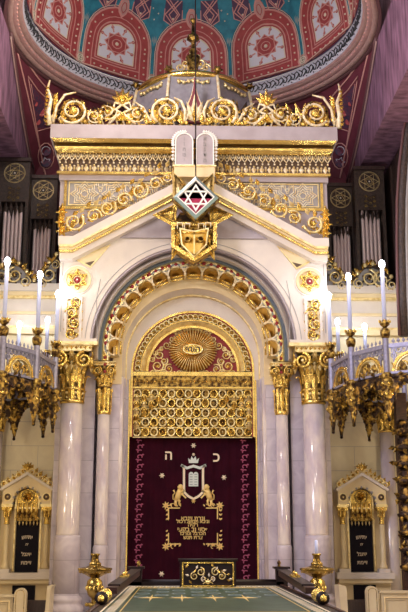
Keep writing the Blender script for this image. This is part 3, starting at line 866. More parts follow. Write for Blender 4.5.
# ================================================================== CUPOLA above the ark
cu = thing('cupola', 'grey ribbed cupola with gilded rim and finial above the shrine', 'cupola', (-.02, 1.0, z_top+.04))
CY = 1.0; RC = 1.27; zr = P(190, 74, CY-RC).z
def oc(r, k, z): a = PI/8+PI/4*k; return Vector((-.02+r/math.cos(PI/8)*math.cos(a)*1.0, CY+r/math.cos(PI/8)*math.sin(a), z))
prof = [(1.30, z_top+.04), (1.31, z_top+.5), (1.28, z_top+.95), (1.20, zr)]
for k in range(8):
    m = MB().use('glass_grey'); vs = []
    for r, z in prof: vs += [oc(r, k, z), oc(r, k+1, z), oc(r-.03, k, z), oc(r-.03, k+1, z)]
    fs = []
    for i in range(3): a = 4*i; fs += [(a,a+1,a+5,a+4),(a+2,a+6,a+7,a+3),(a,a+4,a+6,a+2),(a+1,a+3,a+7,a+5)]
    m.add(vs, fs+[(0,2,3,1),(12,13,15,14)], False)
    gp = m.build('panel', None, cu, label='grey cupola panel')
    m = MB(); c = (oc(1.24,k,zr-.12)+oc(1.24,k+1,zr-.12))/2; t = (oc(1,k+1,0)-oc(1,k,0)).normalized(); nrm = Vector((c.x+.02, c.y-CY, 0)).normalized()
    for i in range(7):
        u = (i-3)/3; m.use('gold_pale'); pp = c+t*u*.30+nrm*.03+Vector((0,0,-.04-.05*abs(u)*(1 if i % 2 else .3)))
        m.ball(pp, .045, 6, 4)
    m.tube([c+t*(-.34)+nrm*.03, c+t*(-.17)+nrm*.04+Vector((0,0,-.08)), c+nrm*.04+Vector((0,0,.0)), c+t*.17+nrm*.04+Vector((0,0,-.08)), c+t*.34+nrm*.03], .018, 5)
    m.build('garland', None, gp, label='small gold garland')
    m = MB().use('white_gilt'); m.tube([oc(r+.02, k, z) for r, z in prof], .034, 6); m.build('rib', None, cu, label='pale gilded rib')
m = MB().use('gold_smooth')
m.lathe([(RC-.10,zr-.03),(RC+.01,zr-.03),(RC+.04,zr+.03),(RC+.02,zr+.08),(RC-.06,zr+.11),(RC-.10,zr+.08)], 48, (-.02,CY,0), cap=False)
m.use('gold_dark'); m.lathe([(RC+.0,zr+.06),(RC-.5,zr+.22),(.4,zr+.34),(.0001,zr+.38)], 32, (-.02,CY,0), cap=False)
for k in range(8):
    p = oc(1.24, k, zr+.12); m.use('gold_dark'); m.ball(p, .07, 7, 5)
    for a in range(4): m.leaf(p.x, p.z, PI*a/3, .13, .07, p.y, .04)
m.build('rim', None, cu, label='gold rim')
m = MB(); Yf = .35; zf = P(190, 70, Yf).z; fx = -.02
m.use('gold')
for i, (dx, dz, r) in enumerate([(-.28,.05,.10),(-.16,.14,.12),(0,.22,.12),(.16,.14,.12),(.28,.05,.10),(-.08,.30,.09),(.09,.30,.09),(0,.02,.14)]):
    m.scroll(fx+dx, zf+dz, r, Yf, .022, 1.2, PI*.5*i, 1 if dx > 0 else -1, True, 'gold_pale', 'gold')
m.build('acanthus_cluster', None, cu, label='gilded acanthus cluster')
m = MB().use('gold_dark'); zt2 = P(190, 19, Yf).z
m.lathe([(.05,zf-.3),(.16,zf+.30),(.06,zf+.36),(.10,zf+.45),(.045,zf+.52),(.04,zf+.66),(.14,zf+.74),(.12,zf+.82),(.04,zf+.88),(.03,zt2-.12),(.06,zt2-.06),(.07,zt2-.02),(.0001,zt2+.02)], 14, (fx,Yf,0), cap=False)
m.build('finial', None, cu, label='dark gold finial')
# ================================================================== TABLETS
tb = thing('stone_tablets', 'pair of pale round-topped tablets with a white flame border', 'tablets', (0,-.88,ZZ(167,-.88)))
Y = -.92; z0 = ZZ(166,Y); z1 = ZZ(141.5,Y)
for s in (-1, 1):
    c = s*.205; w = .185
    q = [(c-w,z0),(c+w,z0)]+arc(c, z1, w, 0, PI, 12)
    m = MB().use('lilac_plaster'); m.prism(q, Y, Y+.12); t1 = m.build('tablet', None, tb)
    m = MB().use('white'); m.ribbon([(c-w+.015,z0+.015),(c+w-.015,z0+.015)]+arc(c, z1, w-.015, 0, PI, 12), .022, Y-.02, Y, True)
    for i in range(5):
        v, f = text_mb(['א','ב','ג','ד','ה'][i] if s > 0 else ['ו','ז','ח','ט','י'][i], .11, c, z1+.06-.115*i, Y-.004, .004); m.use('grey_plaster'); m.add(v, f)
    m.build('lettering', None, t1, label='incised letters and rim')
for s in (-1, 1):
    m = MB().use('white'); c = s*.205
    for i in range(11):
        a = -.3+(PI*.62)*i/10; a = a if s > 0 else PI-a
        m.leaf(c+.185*math.cos(a), z1+.185*math.sin(a), a, .085, .07, Y+.03, .02)
    for i in range(5): m.leaf(c+s*.185, z1-.06-.075*i, (0 if s > 0 else PI), .075, .07, Y+.03, .02)
    m.build('flame_border', None, tb, label='white flame points')
m = MB().use('cream_warm'); m.box(-.40,.40,Y-.02,-.60,ZZ(177,Y),z0); m.use('gold_pale'); m.box(-.43,.43,Y-.04,-.6,z0-.02,z0+.01)
m.build('plinth', None, tb)
# ================================================================== GILDED STAR BOSS with a faceted pendant
bs = thing('star_boss', 'big gilded star with engraved points and a faceted hexagonal pendant under the gable', 'ornament', (0,-.7,ZZ(215,-.8)))
def bq(px, py, Y): p = P(193+px, py, Y); return (p.x, p.z)
def spike(mb, a, b, tip, Y, th):
    """a pyramid-like point with two facets"""
    A, B, T = bq(*a,Y), bq(*b,Y), bq(*tip,Y); mx, mz = (A[0]+B[0])/2, (A[1]+B[1])/2
    mb.add([(A[0],Y,A[1]),(B[0],Y,B[1]),(T[0],Y-.0,T[1]),(mx*.6+T[0]*.4,Y-th,mz*.6+T[1]*.4),(mx,Y-th,mz),(mx,Y+.12,mz)],
           [(0,4,3),(0,3,2),(1,3,4),(1,2,3),(0,2,5),(1,5,2),(0,5,4),(1,4,5)], False)
Yb = -.86
for a, b, t, nm in (((-4,186),(-20,208),(-21,169),'u'),((4,186),(20,208),(22,169),'u'),
                 ((-16,203),(-17,228),(-41,215),'s'),((16,203),(17,228),(41,215),'s'),
                 ((-20,226),(-8,243),(-22,261),'d'),((20,226),(8,243),(22,261),'d')):
    m = MB().use('gold_pale' if nm == 'u' else 'gold'); spike(m, a, b, t, Yb, .12)
    pt = m.build('point', None, bs, label='engraved gilded point')
    m = MB().use('gold_dark')
    A, B, T = bq(*a,Yb), bq(*b,Yb), bq(*t,Yb); g = ((A[0]+B[0]+T[0])/3, (A[1]+B[1]+T[1])/3)
    sh = [(g[0]+(p[0]-g[0])*.62, g[1]+(p[1]-g[1])*.62) for p in (A,B,T)]
    m.ribbon(sh, .014, Yb-.125, Yb-.06, True); m.scroll(g[0], g[1], .055, Yb-.09, .012, 1.2, 0, 1, False, 'gold_dark', 'gold_dark')
    m.build('engraving', None, pt, label='dark engraved lines')
hexo = [(-20,224),(-20,246),(1,259),(22,246),(22,224)]
m = MB(); Yh = -.98
H = [bq(a,b,Yh) for a, b in hexo]; top = bq(0,200,Yh)
rf = [bq(a,b,Yh) for a,b in ((-20,224),(22,224),(15,208),(-13,208))]; m.use('gold_antique'); m.add([(rf[0][0],Yh,rf[0][1]),(rf[1][0],Yh,rf[1][1]),(rf[2][0],Yh+.25,rf[2][1]),(rf[3][0],Yh+.25,rf[3][1]),(rf[0][0],-.5,rf[0][1]),(rf[1][0],-.5,rf[1][1]),(rf[2][0],-.5,rf[2][1]),(rf[3][0],-.5,rf[3][1])],[(0,1,2,3),(4,7,6,5),(0,3,7,4),(1,5,6,2),(3,2,6,7),(0,4,5,1)],False)
m.use('gold_dark'); m.prism([(x*1.0, z) for x, z in H], Yh+.06, -.5)
m.use('gold'); m.ribbon(H, .07, Yh-.02, Yh+.2, True)
hx = m.build('pendant', None, bs, label='hexagonal gold pendant')
m = MB().use('gold_smooth')
for sx in (-1, 1):
    f = [bq(1,238,Yh),bq(1+sx*13,234,Yh),bq(1+sx*12,246,Yh),bq(1,257,Yh)]
    m.add([(f[0][0],Yh-.20,f[0][1]),(f[1][0],Yh-.03,f[1][1]),(f[2][0],Yh-.03,f[2][1]),(f[3][0],Yh-.16,f[3][1])], [(0,1,2,3)], False)
    f = [bq(1,233,Yh),bq(1+sx*14,230,Yh),bq(1+sx*13,234,Yh),bq(1,238,Yh)]
    m.add([(f[0][0],Yh-.10,f[0][1]),(f[1][0],Yh-.02,f[1][1]),(f[2][0],Yh-.03,f[2][1]),(f[3][0],Yh-.20,f[3][1])], [(0,1,2,3)], False)
m.use('gold_pale')
m.ribbon([bq(a+1,b,Yh) for a,b in ((0,233),(-14,230),(-12,246),(0,258),(12,246),(14,230))], .025, Yh-.10, Yh, True)
m.ribbon([bq(1,238,Yh),bq(1,257,Yh)], .016, Yh-.21, Yh-.1)
m.build('shield_facet', None, hx, label='bright faceted shield')
m = MB().use('white_gilt')
for sx in (-1, 1):
    for i, (a, b) in enumerate(((7-sx*-1,227.5),(14-sx*-1,227))):
        x, z = bq(sx*a, b, Yh); m.ribbon([(x-.05,z-.05),(x-.05,z+.05),(x+.05,z+.05),(x+.05,z-.02)], .018, Yh-.10, Yh)
    x, z = bq(1+sx*6.5, 242, Yh); m.use('gold_dark'); m.ribbon(arc(x,z,.05,0,2*PI,8)[:-1], .014, Yh-.20, Yh-.05, True); m.use('white_gilt')
m.use('gold_dark'); _a, _b = bq(-16,230.5,Yh), bq(18,230.5,Yh); m.box(_a[0], _b[0], Yh-.012, Yh+.05, _a[1]-.01, _a[1]+.01); m.build('relief_mark', None, hx, label='raised pale key pattern')
# ================================================================== ETERNAL LAMP: diamond with a star, on its cord
et = thing('hanging_star_lamp', 'diamond-shaped hanging lamp with a white six-pointed star on crimson glass', 'lamp', (.08,-1.25,ZZ(220,-1.25)))
Yl = -1.25; cL = P(195.8,198,Yl); hd = 22.5/930*17.6*1.02
def dia(r, rz=None): rz = rz or r; return [(cL.x, cL.z+rz), (cL.x+r, cL.z), (cL.x, cL.z-rz), (cL.x-r, cL.z)]
def ring_band(mb, r1, r0, y0, y1, y0b=None): mb.band(dia(r1), dia(r0), y0, y1, True, y0b)
m = MB(); m.use('metal_teal'); ring_band(m, hd, hd*.82, Yl-.03, Yl+.16, Yl-.06); m.use('white'); ring_band(m, hd*.83, hd*.78, Yl-.07, Yl+.16)
m.use('gold_dark'); ring_band(m, hd*1.05, hd*.98, Yl+.02, Yl+.22)
m.build('frame', None, et, label='bevelled grey-green frame')
m = MB(); m.use('glass_red'); m.prism(dia(hd*.79), Yl+.02, Yl+.10)
m.use('glass_violet')
for a, b in ((0,1),(0,-1)):
    m.prism([(cL.x, cL.z+hd*.76), (cL.x+b*0+a, cL.z)] if False else [(cL.x+b*hd*.0, cL.z+hd*.77), (cL.x-hd*.77, cL.z), (cL.x+hd*.77, cL.z)], Yl+.012, Yl+.02)
m.build('pane', None, et, label='crimson and violet glass')
m = MB().use('white'); m.star6(cL.x, cL.z, hd*.58, .028, Yl-.03, Yl+.02); m.build('star', None, et, label='white six-pointed star')
m = MB().use('wood_black'); zc_ = P(193.5, 22, Yl).z+1.2
m.tube([(cL.x, Yl+.05, cL.z+hd), (cL.x-.02, Yl+.05, zc_)], .014, 6)
m.build('cord', None, et, label='thin dark cord')
# ================================================================== COLUMNS
def leaf_strip(mb, ang, r0, z0, h, w, out, c):
    """one acanthus leaf: rises against the bell then curls outwards; ang = azimuth"""
    ca, sa = math.cos(ang), math.sin(ang); vs = []; fs = []; n = 5
    for i in range(n+1):
        t = i/n; rr = r0+out*t**2.2; zz = z0+h*(math.sin(t*PI*.58)/math.sin(PI*.58) if t < .99 else .90)
        hw = w*(.5+.5*math.sin(PI*min(1, t*1.1)))*(1 if t < .9 else .4)/2
        for u, k in ((-1,0),(0,.018+.02*t),(1,0)):
            vs.append((c[0]+(rr+k)*ca-u*hw*sa, c[1]+(rr+k)*sa+u*hw*ca, c[2]+zz))
    for i in range(n):
        for j in range(2): a = 3*i+j; fs.append((a, a+1, a+4, a+3))
    mb.add(vs, fs, False)
def capital(R, H, wd, c):
    """gilded composite capital: neck ring, two rows of leaves, volutes, square abacus; wd half width of abacus"""
    m = MB(); m.use('gold_dark'); m.lathe([(R*.98,0),(R*1.0,H*.3),(R*1.2,H*.52),(wd*.84,H*.76)], 20, c, cap=False)
    m.use('gold_smooth'); m.lathe([(R*1.0,-.01),(R*1.14,.0),(R*1.14,.04),(R*1.0,.05)], 20, c, cap=False)
    m.use('gold')
    for row, (n, z0, h, o, w) in enumerate(((8,.02,.32,.12,.60),(8,.16,.42,.42,.72))):
        for i in range(n): leaf_strip(m, 2*PI*(i+.5*row)/n, R*1.02, H*z0, H*h, R*w, R*(o+.30), c)
    for k in range(8):       # small rosettes between
        a = 2*PI*k/8; m.use('gold_pale'); m.ball((c[0]+R*1.35*math.cos(a), c[1]+R*1.35*math.sin(a), c[2]+H*.60), R*.13, 6, 4)
    # volutes: pairs of spirals on the front and the two sides
    zv = c[2]+H*.64
    for fx, fy in ((0,-1),(-1,0),(1,0)):
        q = MB()
        for s in (-1, 1):
            q.scroll(s*wd*.60, 0, wd*.40, 0, wd*.10, 1.5, PI/2, s, False, 'gold', 'gold_pale')
            q.use('gold'); q.leaf(s*wd*.1, -wd*.1, PI/2+s*-.9, wd*.5, wd*.22, 0, .03)
        q.use('gold_pale'); q.rosette(0, wd*.28, wd*.24, -.01, 6, .05)
        for i in range(5): q.leaf(-wd*.5+wd*.25*i, -wd*.15, -PI/2, wd*.34, wd*.22, 0, .04)
        a = {(0,-1):0, (-1,0):-PI/2, (1,0):PI/2}[(fx,fy)]
        m.merge(q, Matrix.Translation((c[0]+fx*wd*.86, c[1]+fy*wd*.86, zv)) @ Matrix.Rotation(a, 4, 'Z'))
    ab = MB(); z = c[2]+H*.82
    def sq(h, z0, z1, mn): ab.use(mn); ab.box(c[0]-h, c[0]+h, c[1]-h, c[1]+h, z0, z1)
    sq(wd*.90, z, c[2]+H*.84, 'gold_dark'); sq(wd*.95, c[2]+H*.84, c[2]+H*.97, 'gold_pale'); sq(wd*1.03, c[2]+H*.97, c[2]+H, 'gold_pale')
    n = 9
    for i in range(n):
        u = c[0]-wd*.88+wd*1.76*i/(n-1); ab.use('gold'); ab.leaf(u, c[2]+H*.955, -PI/2, H*.08, wd*.16, c[1]-wd*.96, .02); ab.ball((u+wd*.1, c[1]-wd*.96, c[2]+H*.94), wd*.035, 5, 3)
    return m, ab
def column(x, y, R, ztop, Hcap, wd, zcol, zsock, label, side, big=True):
    c = thing('marble_column', label, 'column', (x, y, 0)); c['kind'] = 'thing'
    zc = ztop-Hcap
    m = MB().use('marble_shaft')
    m.lathe([(R*1.02, zsock),(R, zsock+.05),(R*.97, zcol)], 28, (x,y,0))
    m.build('shaft', None, c)
    m = MB().use('marble'); m.lathe([(R*1.14,.55),(R*1.14, zsock-.05),(R*1.10, zsock),(R*1.02, zsock+.012)], 28, (x,y,0)); m.build('lower_drum', None, c, label='thicker lower drum')
    m = MB().use('marble'); m.box(x-R*1.5, x+R*1.5, y-R*1.5, y+R*1.5, 0, .30)
    m.lathe([(R*1.50,.30),(R*1.56,.36),(R*1.50,.42),(R*1.34,.45),(R*1.32,.49),(R*1.40,.52),(R*1.38,.57),(R*1.18,.60),(R*1.14,.64)], 28, (x,y,0))
    m.build('base', None, c, label='moulded marble base')
    m = MB(); m.use('gold_dark'); m.lathe([(R*.985,zcol-.02),(R*1.0,zcol),(R*.99,zc)], 24, (x,y,0), cap=False)
    m.use('gold_smooth'); m.lathe([(R*.99,zcol-.03),(R*1.10,zcol-.01),(R*1.10,zcol+.03),(R*.99,zcol+.05)], 24, (x,y,0), cap=False)
    m.use('gold')
    nn = 8
    for i in range(nn):
        a = 2*PI*i/nn; leaf_strip(m, a, R*.99, zcol+.03, (zc-zcol)*.85, R*.62, R*.10, (x,y,0))
        a += PI/nn; m.use('gold_pale'); m.ball((x+R*1.0*math.cos(a), y+R*1.0*math.sin(a), zcol+(zc-zcol)*.35), R*.10, 6, 4); m.ball((x+R*1.02*math.cos(a), y+R*1.02*math.sin(a), zcol+(zc-zcol)*.72), R*.13, 6, 4); m.use('gold')
    m.build('collar', None, c, label='gilded leaf collar')
    cp, ab = capital(R, Hcap, wd, (x,y,zc)); k = cp.build('capital', None, c, label='gilded leafy capital with volutes')
    ab.build('abacus', None, k)
    return c
for s, sd in ((-1,'left'), (1,'right')):
    xb = s*2.345
    column(xb, -.02, .218, ZZ(345.5,-.28), .86, .40, ZZ(402,-.2), ZZ(536,-.2), 'thick marble column with a broad gilded capital carrying the %s side of the shrine' % sd, s)
    xs = s*1.745
    column(xs, .22, .125, ZZ(362,.05), .48, .215, ZZ(413,.12), ZZ(546,.12), 'slender marble column with a small gilded capital under the %s foot of the scalloped arch' % sd, s, False)
# ================================================================== GILDED SCREEN
SY = .72
sc = thing('gilded_screen', 'gilded round-headed screen with a sunburst and pierced lattice above the curtain', 'screen', (0,SY,ZZ(437,SY)))
GZ2 = ZZ(371, SY); r1 = HW(61.5,360,SY)
zlow = ZZ(437,SY)
def P2(r, zb, n=36): return [(r,zb)]+arc(0,GZ2,r,0,PI,n)+[(-r,zb)]
def an(mb, mn, ra, rb, y, yb=None): mb.use(mn); mb.band(P2(ra,zlow), P2(rb,zlow), SY+y, SY+.3, y0b=None if yb is None else SY+yb)
m = MB()
an(m,'gold_smooth',r1,r1*.965,-.03); an(m,'red',r1*.965,r1*.95,.0)
m.use('gold_dark'); m.band(arc(0,GZ2,r1*.95,0,PI,36), arc(0,GZ2,r1*.85,0,PI,36), SY, SY+.3)
m.use('gold_smooth'); m.band(arc(0,GZ2,r1*.85,0,PI,36), arc(0,GZ2,r1*.835,0,PI,36), SY-.03, SY+.3)
m.use('gold_pale'); m.band(arc(0,GZ2,r1*.835,0,PI,36), arc(0,GZ2,r1*.76,0,PI,36), SY-.01, SY+.3, y0b=SY+.08)
m.use('gold_smooth'); m.band(arc(0,GZ2,r1*.76,0,PI,36), arc(0,GZ2,r1*.72,0,PI,36), SY+.03, SY+.3)
fm = m.build('arch_frame', None, sc, label='nested gold arch rings')
m = MB()
for i in range(34):
    a = PI*(i+.5)/34; x, z = r1*.90*math.cos(a), GZ2+r1*.90*math.sin(a)
    m.use('gold'); m.rosette(x, z, .055, SY-.01, 4, .02); m.use('gold_pale'); m.ribbon(arc(x,z,.052,0,2*PI,8)[:-1], .012, SY-.03, SY)
    m.use('red'); m.ball((r1*.90*math.cos(a+PI/68), SY-.005, GZ2+r1*.90*math.sin(a+PI/68)), .018, 5, 3)
m.build('rosette_band', None, fm, label='ring of small rosettes')
rt = r1*.72
m = MB().use('red'); m.prism([(rt,GZ2-.10)]+arc(0,GZ2,rt,0,PI,28)+[(-rt,GZ2-.10)], SY+.10, SY+.2)
ty = m.build('tympanum', None, sc, label='dark red tympanum')
m = MB()
for s in (-1, 1):
    for x, z, r, d in ((.74,.12,.13,1),(.70,.36,.11,-1),(.55,.56,.09,1),(.50,.06,.10,-1),(.84,-.02,.07,1),(.86,.26,.06,1),(.30,.80,.08,-1),(.44,.70,.06,1),(.28,-.02,.07,1),(.62,-.03,.07,-1),(.16,-.03,.05,-1),(.60,.22,.08,1),(.80,.40,.06,1),(.40,.88,.06,1),(.20,.90,.07,-1),(.08,.93,.05,1),(.66,.48,.05,-1),(.42,-.04,.05,1)):
        m.scroll(s*x*rt/.93, GZ2+z*rt/.93, r, SY+.09, .016, 1.4, PI/2+s*.6, d*s, True, 'gold_pale', 'gold')
m.use('gold'); m.leaf(0,GZ2-.06,PI/2,.12,.1,SY+.09,.02)
m.build('arabesque', None, ty, label='gold arabesques')
m = MB(); cz = GZ2+.44*rt/.93+.02; cz = ZZ(350,SY)
sx, sz = HW(25,350,SY), (ZZ(327,SY)-ZZ(373,SY))/2
m.use('gold_smooth'); NR = 48; vs = [(0,SY-.05,cz)]; fs = []
for i in range(NR*2):
    a = PI*i/NR; k = 1.0 if i % 2 == 0 else .86; vs.append((sx*k*math.cos(a), SY+(.00 if i % 2 == 0 else .05), cz+sz*k*math.sin(a)))
for i in range(NR*2): fs.append((0, 1+i, 1+(i+1) % (NR*2)))
m.add(vs, fs, False)
m.use('gold_pale')
for i in range(NR):
    a = 2*PI*i/NR; m.tube([(.20*math.cos(a),SY-.055,cz+.14*math.sin(a)),(sx*.96*math.cos(a),SY-.02,cz+sz*.96*math.sin(a))], [.004,.013], 4)
sb = m.build('sunburst', None, sc, label='oval gilded sunburst of fine rays')
m = MB().use('gold'); m.prism([(x, z) for x, z in arc(0,cz,.20,0,2*PI,20,.10)[:-1]], SY-.09, SY-.03)
m.use('gold_pale'); m.ribbon(arc(0,cz,.20,0,2*PI,20,.10)[:-1], .015, SY-.10, SY-.04, True)
v, f = text_mb('יהוה', .17, 0, cz-.0, SY-.095, .012); m.use('wood_dark'); m.add(v, f)
m.build('name_plate', None, sb, label='small oval plate with dark Hebrew letters')
# horizontal courses and lattice
m = MB(); zt_ = GZ2-.02; hw = r1*.96
zc1, zc2, zc3 = ZZ(376,SY), ZZ(380,SY), ZZ(387,SY)
m.use('gold_smooth'); m.box(-hw,hw,SY-.02,SY+.2,zc1,ZZ(372,SY)); m.use('gold_dark'); m.box(-hw,hw,SY,SY+.2,zc3,zc1); m.use('gold_smooth'); m.box(-hw,hw,SY-.02,SY+.2,zc3-.03,zc3)
m.use('gold')
for i in range(30): x = -hw+(i+.5)*2*hw/30; m.rosette(x, (zc1+zc3)/2, .05, SY-.005, 4, .02)
cr = m.build('cross_band', None, sc, label='gold band of small rosettes')
m = MB(); m.use('gold_dark'); m.box(-hw,hw,SY+.12,SY+.2,zlow,zc3)
lt = m.build('lattice_backing', None, sc, label='dark backing')
m = MB(); cols = 14; w = 2*hw/cols; rows = int((zc3-zlow)/w)
rows = 5; rh = (zc3-.04-zlow)/rows
for i in range(cols):
    for j in range(rows):
        x = -hw+(i+.5)*w; z = zlow+(j+.5)*rh+.01
        edge = min(i, cols-1-i)
        m.use('gold' if (i+j) % 2 else 'gold_pale')
        m.ribbon(arc(x,z,w*.42,0,2*PI,10,rh*.42)[:-1], .022, SY+.04, SY+.11, True)
        m.rosette(x, z, w*.26, SY+.06, 4, .03)
        m.use('gold'); m.ball((x+w*.5, SY+.06, z+rh*.5), .022, 5, 3)
for j in range(rows+1):
    z = zlow+j*rh; m.use('gold_pale'); m.box(-hw,hw,SY+.05,SY+.10,z-.008,z+.008)
m.build('lattice', None, lt, label='pierced gold lattice of rings')
for s in (-1, 1):           # stepped stalactite brackets in the corners
    m = MB()
    for i, (w_, h_) in enumerate(((.62,.16),(.46,.14),(.34,.16),(.24,.14),(.16,.14))):
        zz = ZZ(396,SY)-sum((.13,.13,.14,.13,.13)[:i]); n = max(1, int(w_/.15))
        for j in range(n):
            x = s*(hw-.075-.15*j); m.use('gold' if (i+j) % 2 else 'gold_pale'); m.leaf(x, zz, -PI/2, .17, .12, SY-.03, .05); m.ball((x,SY-.05,zz-.03), .035, 6, 4)
            m.use('gold_smooth'); m.ribbon(arc(x,zz-.04,.055,0,PI,6), .018, SY-.07, SY-.01)
    m.build('corner_bracket', None, sc, label='stepped gilded stalactite bracket')
# ================================================================== CURTAIN
CYY = .93
ctn = thing('ark_curtain', 'deep burgundy velvet curtain with gold embroidery hanging in the shrine doorway', 'curtain', (0,CYY,.25))
hwc = 1.285; zA = ZZ(430,CYY); m = MB().use('velvet'); vs = []; fs = []; nx = 90
for i in range(nx+1):
    x = -hwc+2*hwc*i/nx; y = CYY+.012*math.sin(x*17)+.008*math.sin(x*41+1)
    for z in (.25, zA): vs += [(x,y,z),(x,y+.02,z)]
for i in range(nx): a = 4*i; fs += [(a,a+4,a+6,a+2),(a+1,a+3,a+7,a+5),(a,a+1,a+5,a+4),(a+2,a+6,a+7,a+3)]
fs += [(0,2,3,1),(4*nx,4*nx+1,4*nx+3,4*nx+2)]
m.add(vs, fs, False); cloth = m.build('cloth', None, ctn)
CE = CYY-.03
def cq(px, py): p = P(px, py, CE); return (p.x, p.z)
k_ = 19.0/930*1.0        # metres per picture row at the curtain, near enough for small motifs
for s in (-1, 1):
    m = MB().use('thread_pink'); x = s*HW(53,500,CE); n = 34; zb_ = .35
    for i in range(n):
        z = zb_+(zA-.1-zb_)*(i+.5)/n; d = (zA-.1-zb_)/n
        m.ribbon(arc(x, z, .045, -.6, PI*1.35, 8, d*.36) if i % 2 else arc(x, z, .045, PI-.75*PI, PI+.6, 8, d*.36), .020, CE, CE+.02)
        m.leaf(x+(.03 if i % 2 else -.03), z+d*.4, (0 if i % 2 else PI), .06, .04, CE+.01, .01)
    m.build('border', None, ctn, label='pink scrolling border stripe')
# crown over a shield of the tablets
m = MB(); c = cq(193,0)[0]
def L(pts, w, mn, y=CE, closed=False): m.use(mn); m.ribbon([cq(*p) for p in pts], w, y, CE+.02, closed)
m.use('thread_silver'); m.prism([cq(*p) for p in ((189,463),(198,463),(199,458),(196.5,460),(195.5,456),(193.5,459),(191.5,456),(190.5,460),(188,458))], CE, CE+.02)
m.use('thread_pale'); x, z = cq(193.5,454.5); m.ball((x,CE,z), .03, 6, 4)
cw = m.build('crown', None, ctn, label='small silver crown')
m = MB()
L([(182,465),(184,468),(184,492),(188,496),(193.5,499),(199,496),(203,492),(203,468),(205,465)], .045, 'thread_pale')
L([(181,465),(187,468),(193.5,466),(200,468),(206,465)], .05, 'thread_silver')
L([(185,490),(182,494),(186,498)], .03, 'thread_gold'); L([(202,490),(205,494),(201,498)], .03, 'thread_gold')
m.use('thread_gold'); x, z = cq(193.5,501); m.rosette(x, z, .05, CE, 6, .01)
shd = m.build('shield', None, ctn, label='embroidered shield outline')
m = MB().use('thread_silver')
for sx in (-1, 1):
    a = cq(193.5,473)[0]; w = .095; zt_, zb_ = cq(0,474)[1], cq(0,486)[1]; cx = a+sx*w*.5+0
    m.prism([(cx-w/2,zb_),(cx+w/2,zb_)]+arc(cx,zt_,w/2,0,PI,6), CE, CE+.02)
m.use('slate')
for i in range(5):
    for sx in (-1, 1):
        zz = zt_+.0-.05*i; m.box(a+sx*.048-.03, a+sx*.048+.03, CE-.003, CE, zz-.008, zz+.008)
m.build('embroidered_tablets', None, shd, label='pale blue stitched tablets')
for sx in (-1, 1):        # rampant lions
    m = MB().use('thread_gold')
    def g(u, v): x, z = cq(193.5+sx*u, v); return (x, CE+.005, z)
    m.tube([g(17,500),g(15.5,496),g(14.5,492.5),g(13.5,489.5)], [.055,.06,.055,.045], 7, flat=.35)
    m.ball(g(13,487), .055, 8, 5, 1, .35, 1.05); m.ball(g(11,488), .025, 6, 4, 1, .5, .8)
    m.tube([g(14,492),g(11.5,491),g(9.8,489)], [.03,.02,.016], 5, flat=.5); m.tube([g(14.5,494),g(12,494.5),g(10,493.5)], [.03,.02,.016], 5, flat=.5)
    m.tube([g(16.5,499),g(14,501),g(14.5,504),g(12.5,504.3)], [.035,.03,.02,.016], 5, flat=.5); m.tube([g(17.5,500),g(18,503),g(17,505.5),g(15.5,506)], [.035,.03,.02,.016], 5, flat=.5)
    m.tube([g(18,500),g(20.5,499),g(20.5,495),g(18.5,493),g(20,490)], [.014,.012,.012,.014,.02], 4)
    for i in range(5): a = PI*.3+i*.5; m.leaf(g(14,489)[0], g(14,489)[2], a if sx > 0 else PI-a, .07, .04, CE, .01)
    m.build('lion', None, ctn, label='gold embroidered rampant lion')
for px, py, ch in ((168.5,455.5,'ה'),(216.5,457.5,'כ')):
    x, z = cq(px, py); v, f = text_mb(ch, .26, x, z, CE, .006); m = MB().use('thread_pale'); m.add(v, f); m.build('letter', None, ctn, label='single pale Hebrew letter')
for px, py in ((193.5,445.5),(162,475.5),(224,477.5),(161.5,574),(225,574)):
    x, z = cq(px, py); m = MB().use('thread_pale'); m.ball((x,CE,z), .035, 8, 4, 1, .4, 1); m.rosette(x, z, .06, CE+.01, 6, .008); m.build('stitched_star', None, ctn, label='small pale stitched star')
# inscription in a frame of corner sprays
m = MB().use('thread_gold')
for body, px, py, sz in ((heb('אבגד')[::-1]+' '+'תרנו',193,518.5,.115),('לזכר נשמת אבינו',193,521.5,.095),('היקר',193,525,.10),('יעקב בן יוסף',193,529.5,.12),('זכרונו לברכה',193,533.5,.095),('שנת תרצ',193,537.5,.10)):
    x, z = cq(px, py); v, f = text_mb(body, sz, x, z, CE, .004)
    m.add(v, f)
m.build('inscription', None, ctn, label='six short lines of gold Hebrew stitching')
for sx in (-1, 1):
    for py, sv in ((506,1),(546,-1)):
        m = MB(); cx0 = 193
        def g(u, v): return cq(cx0+sx*u, py+sv*v)
        m.use('thread_gold'); m.ribbon([g(13,2),g(24.5,2),g(24.5,13)], .022, CE, CE+.02)
        m.use('thread_gold')
        for i in range(6):
            x, z = g(12+2.3*i, .6-(i % 2)*1.2); m.leaf(x, z, (PI*.25 if i % 2 else PI*.7), .06, .035, CE+.01, .008)
            x, z = g(26+(i % 2)*1.2, 3+2.2*i); m.leaf(x, z, (PI*.25 if i % 2 else -PI*.3), .06, .035, CE+.01, .008)
        x, z = g(27,-.5)
        for i in range(7): m.leaf(x, z, 2*PI*i/7, .085, .035, CE+.01, .01)
        x, z = g(20,-.5); m.ribbon(arc(x,z,.04,0,PI*1.5,8), .012, CE, CE+.02)
        m.build('corner_spray', None, ctn, label='gold embroidered corner spray')
# doorway step and threshold beneath the curtain
m = MB().use('marble'); m.box(-1.9, 1.9, .1, 2.2, 0, .25); m.build('threshold', None, ark, label='pale marble step')
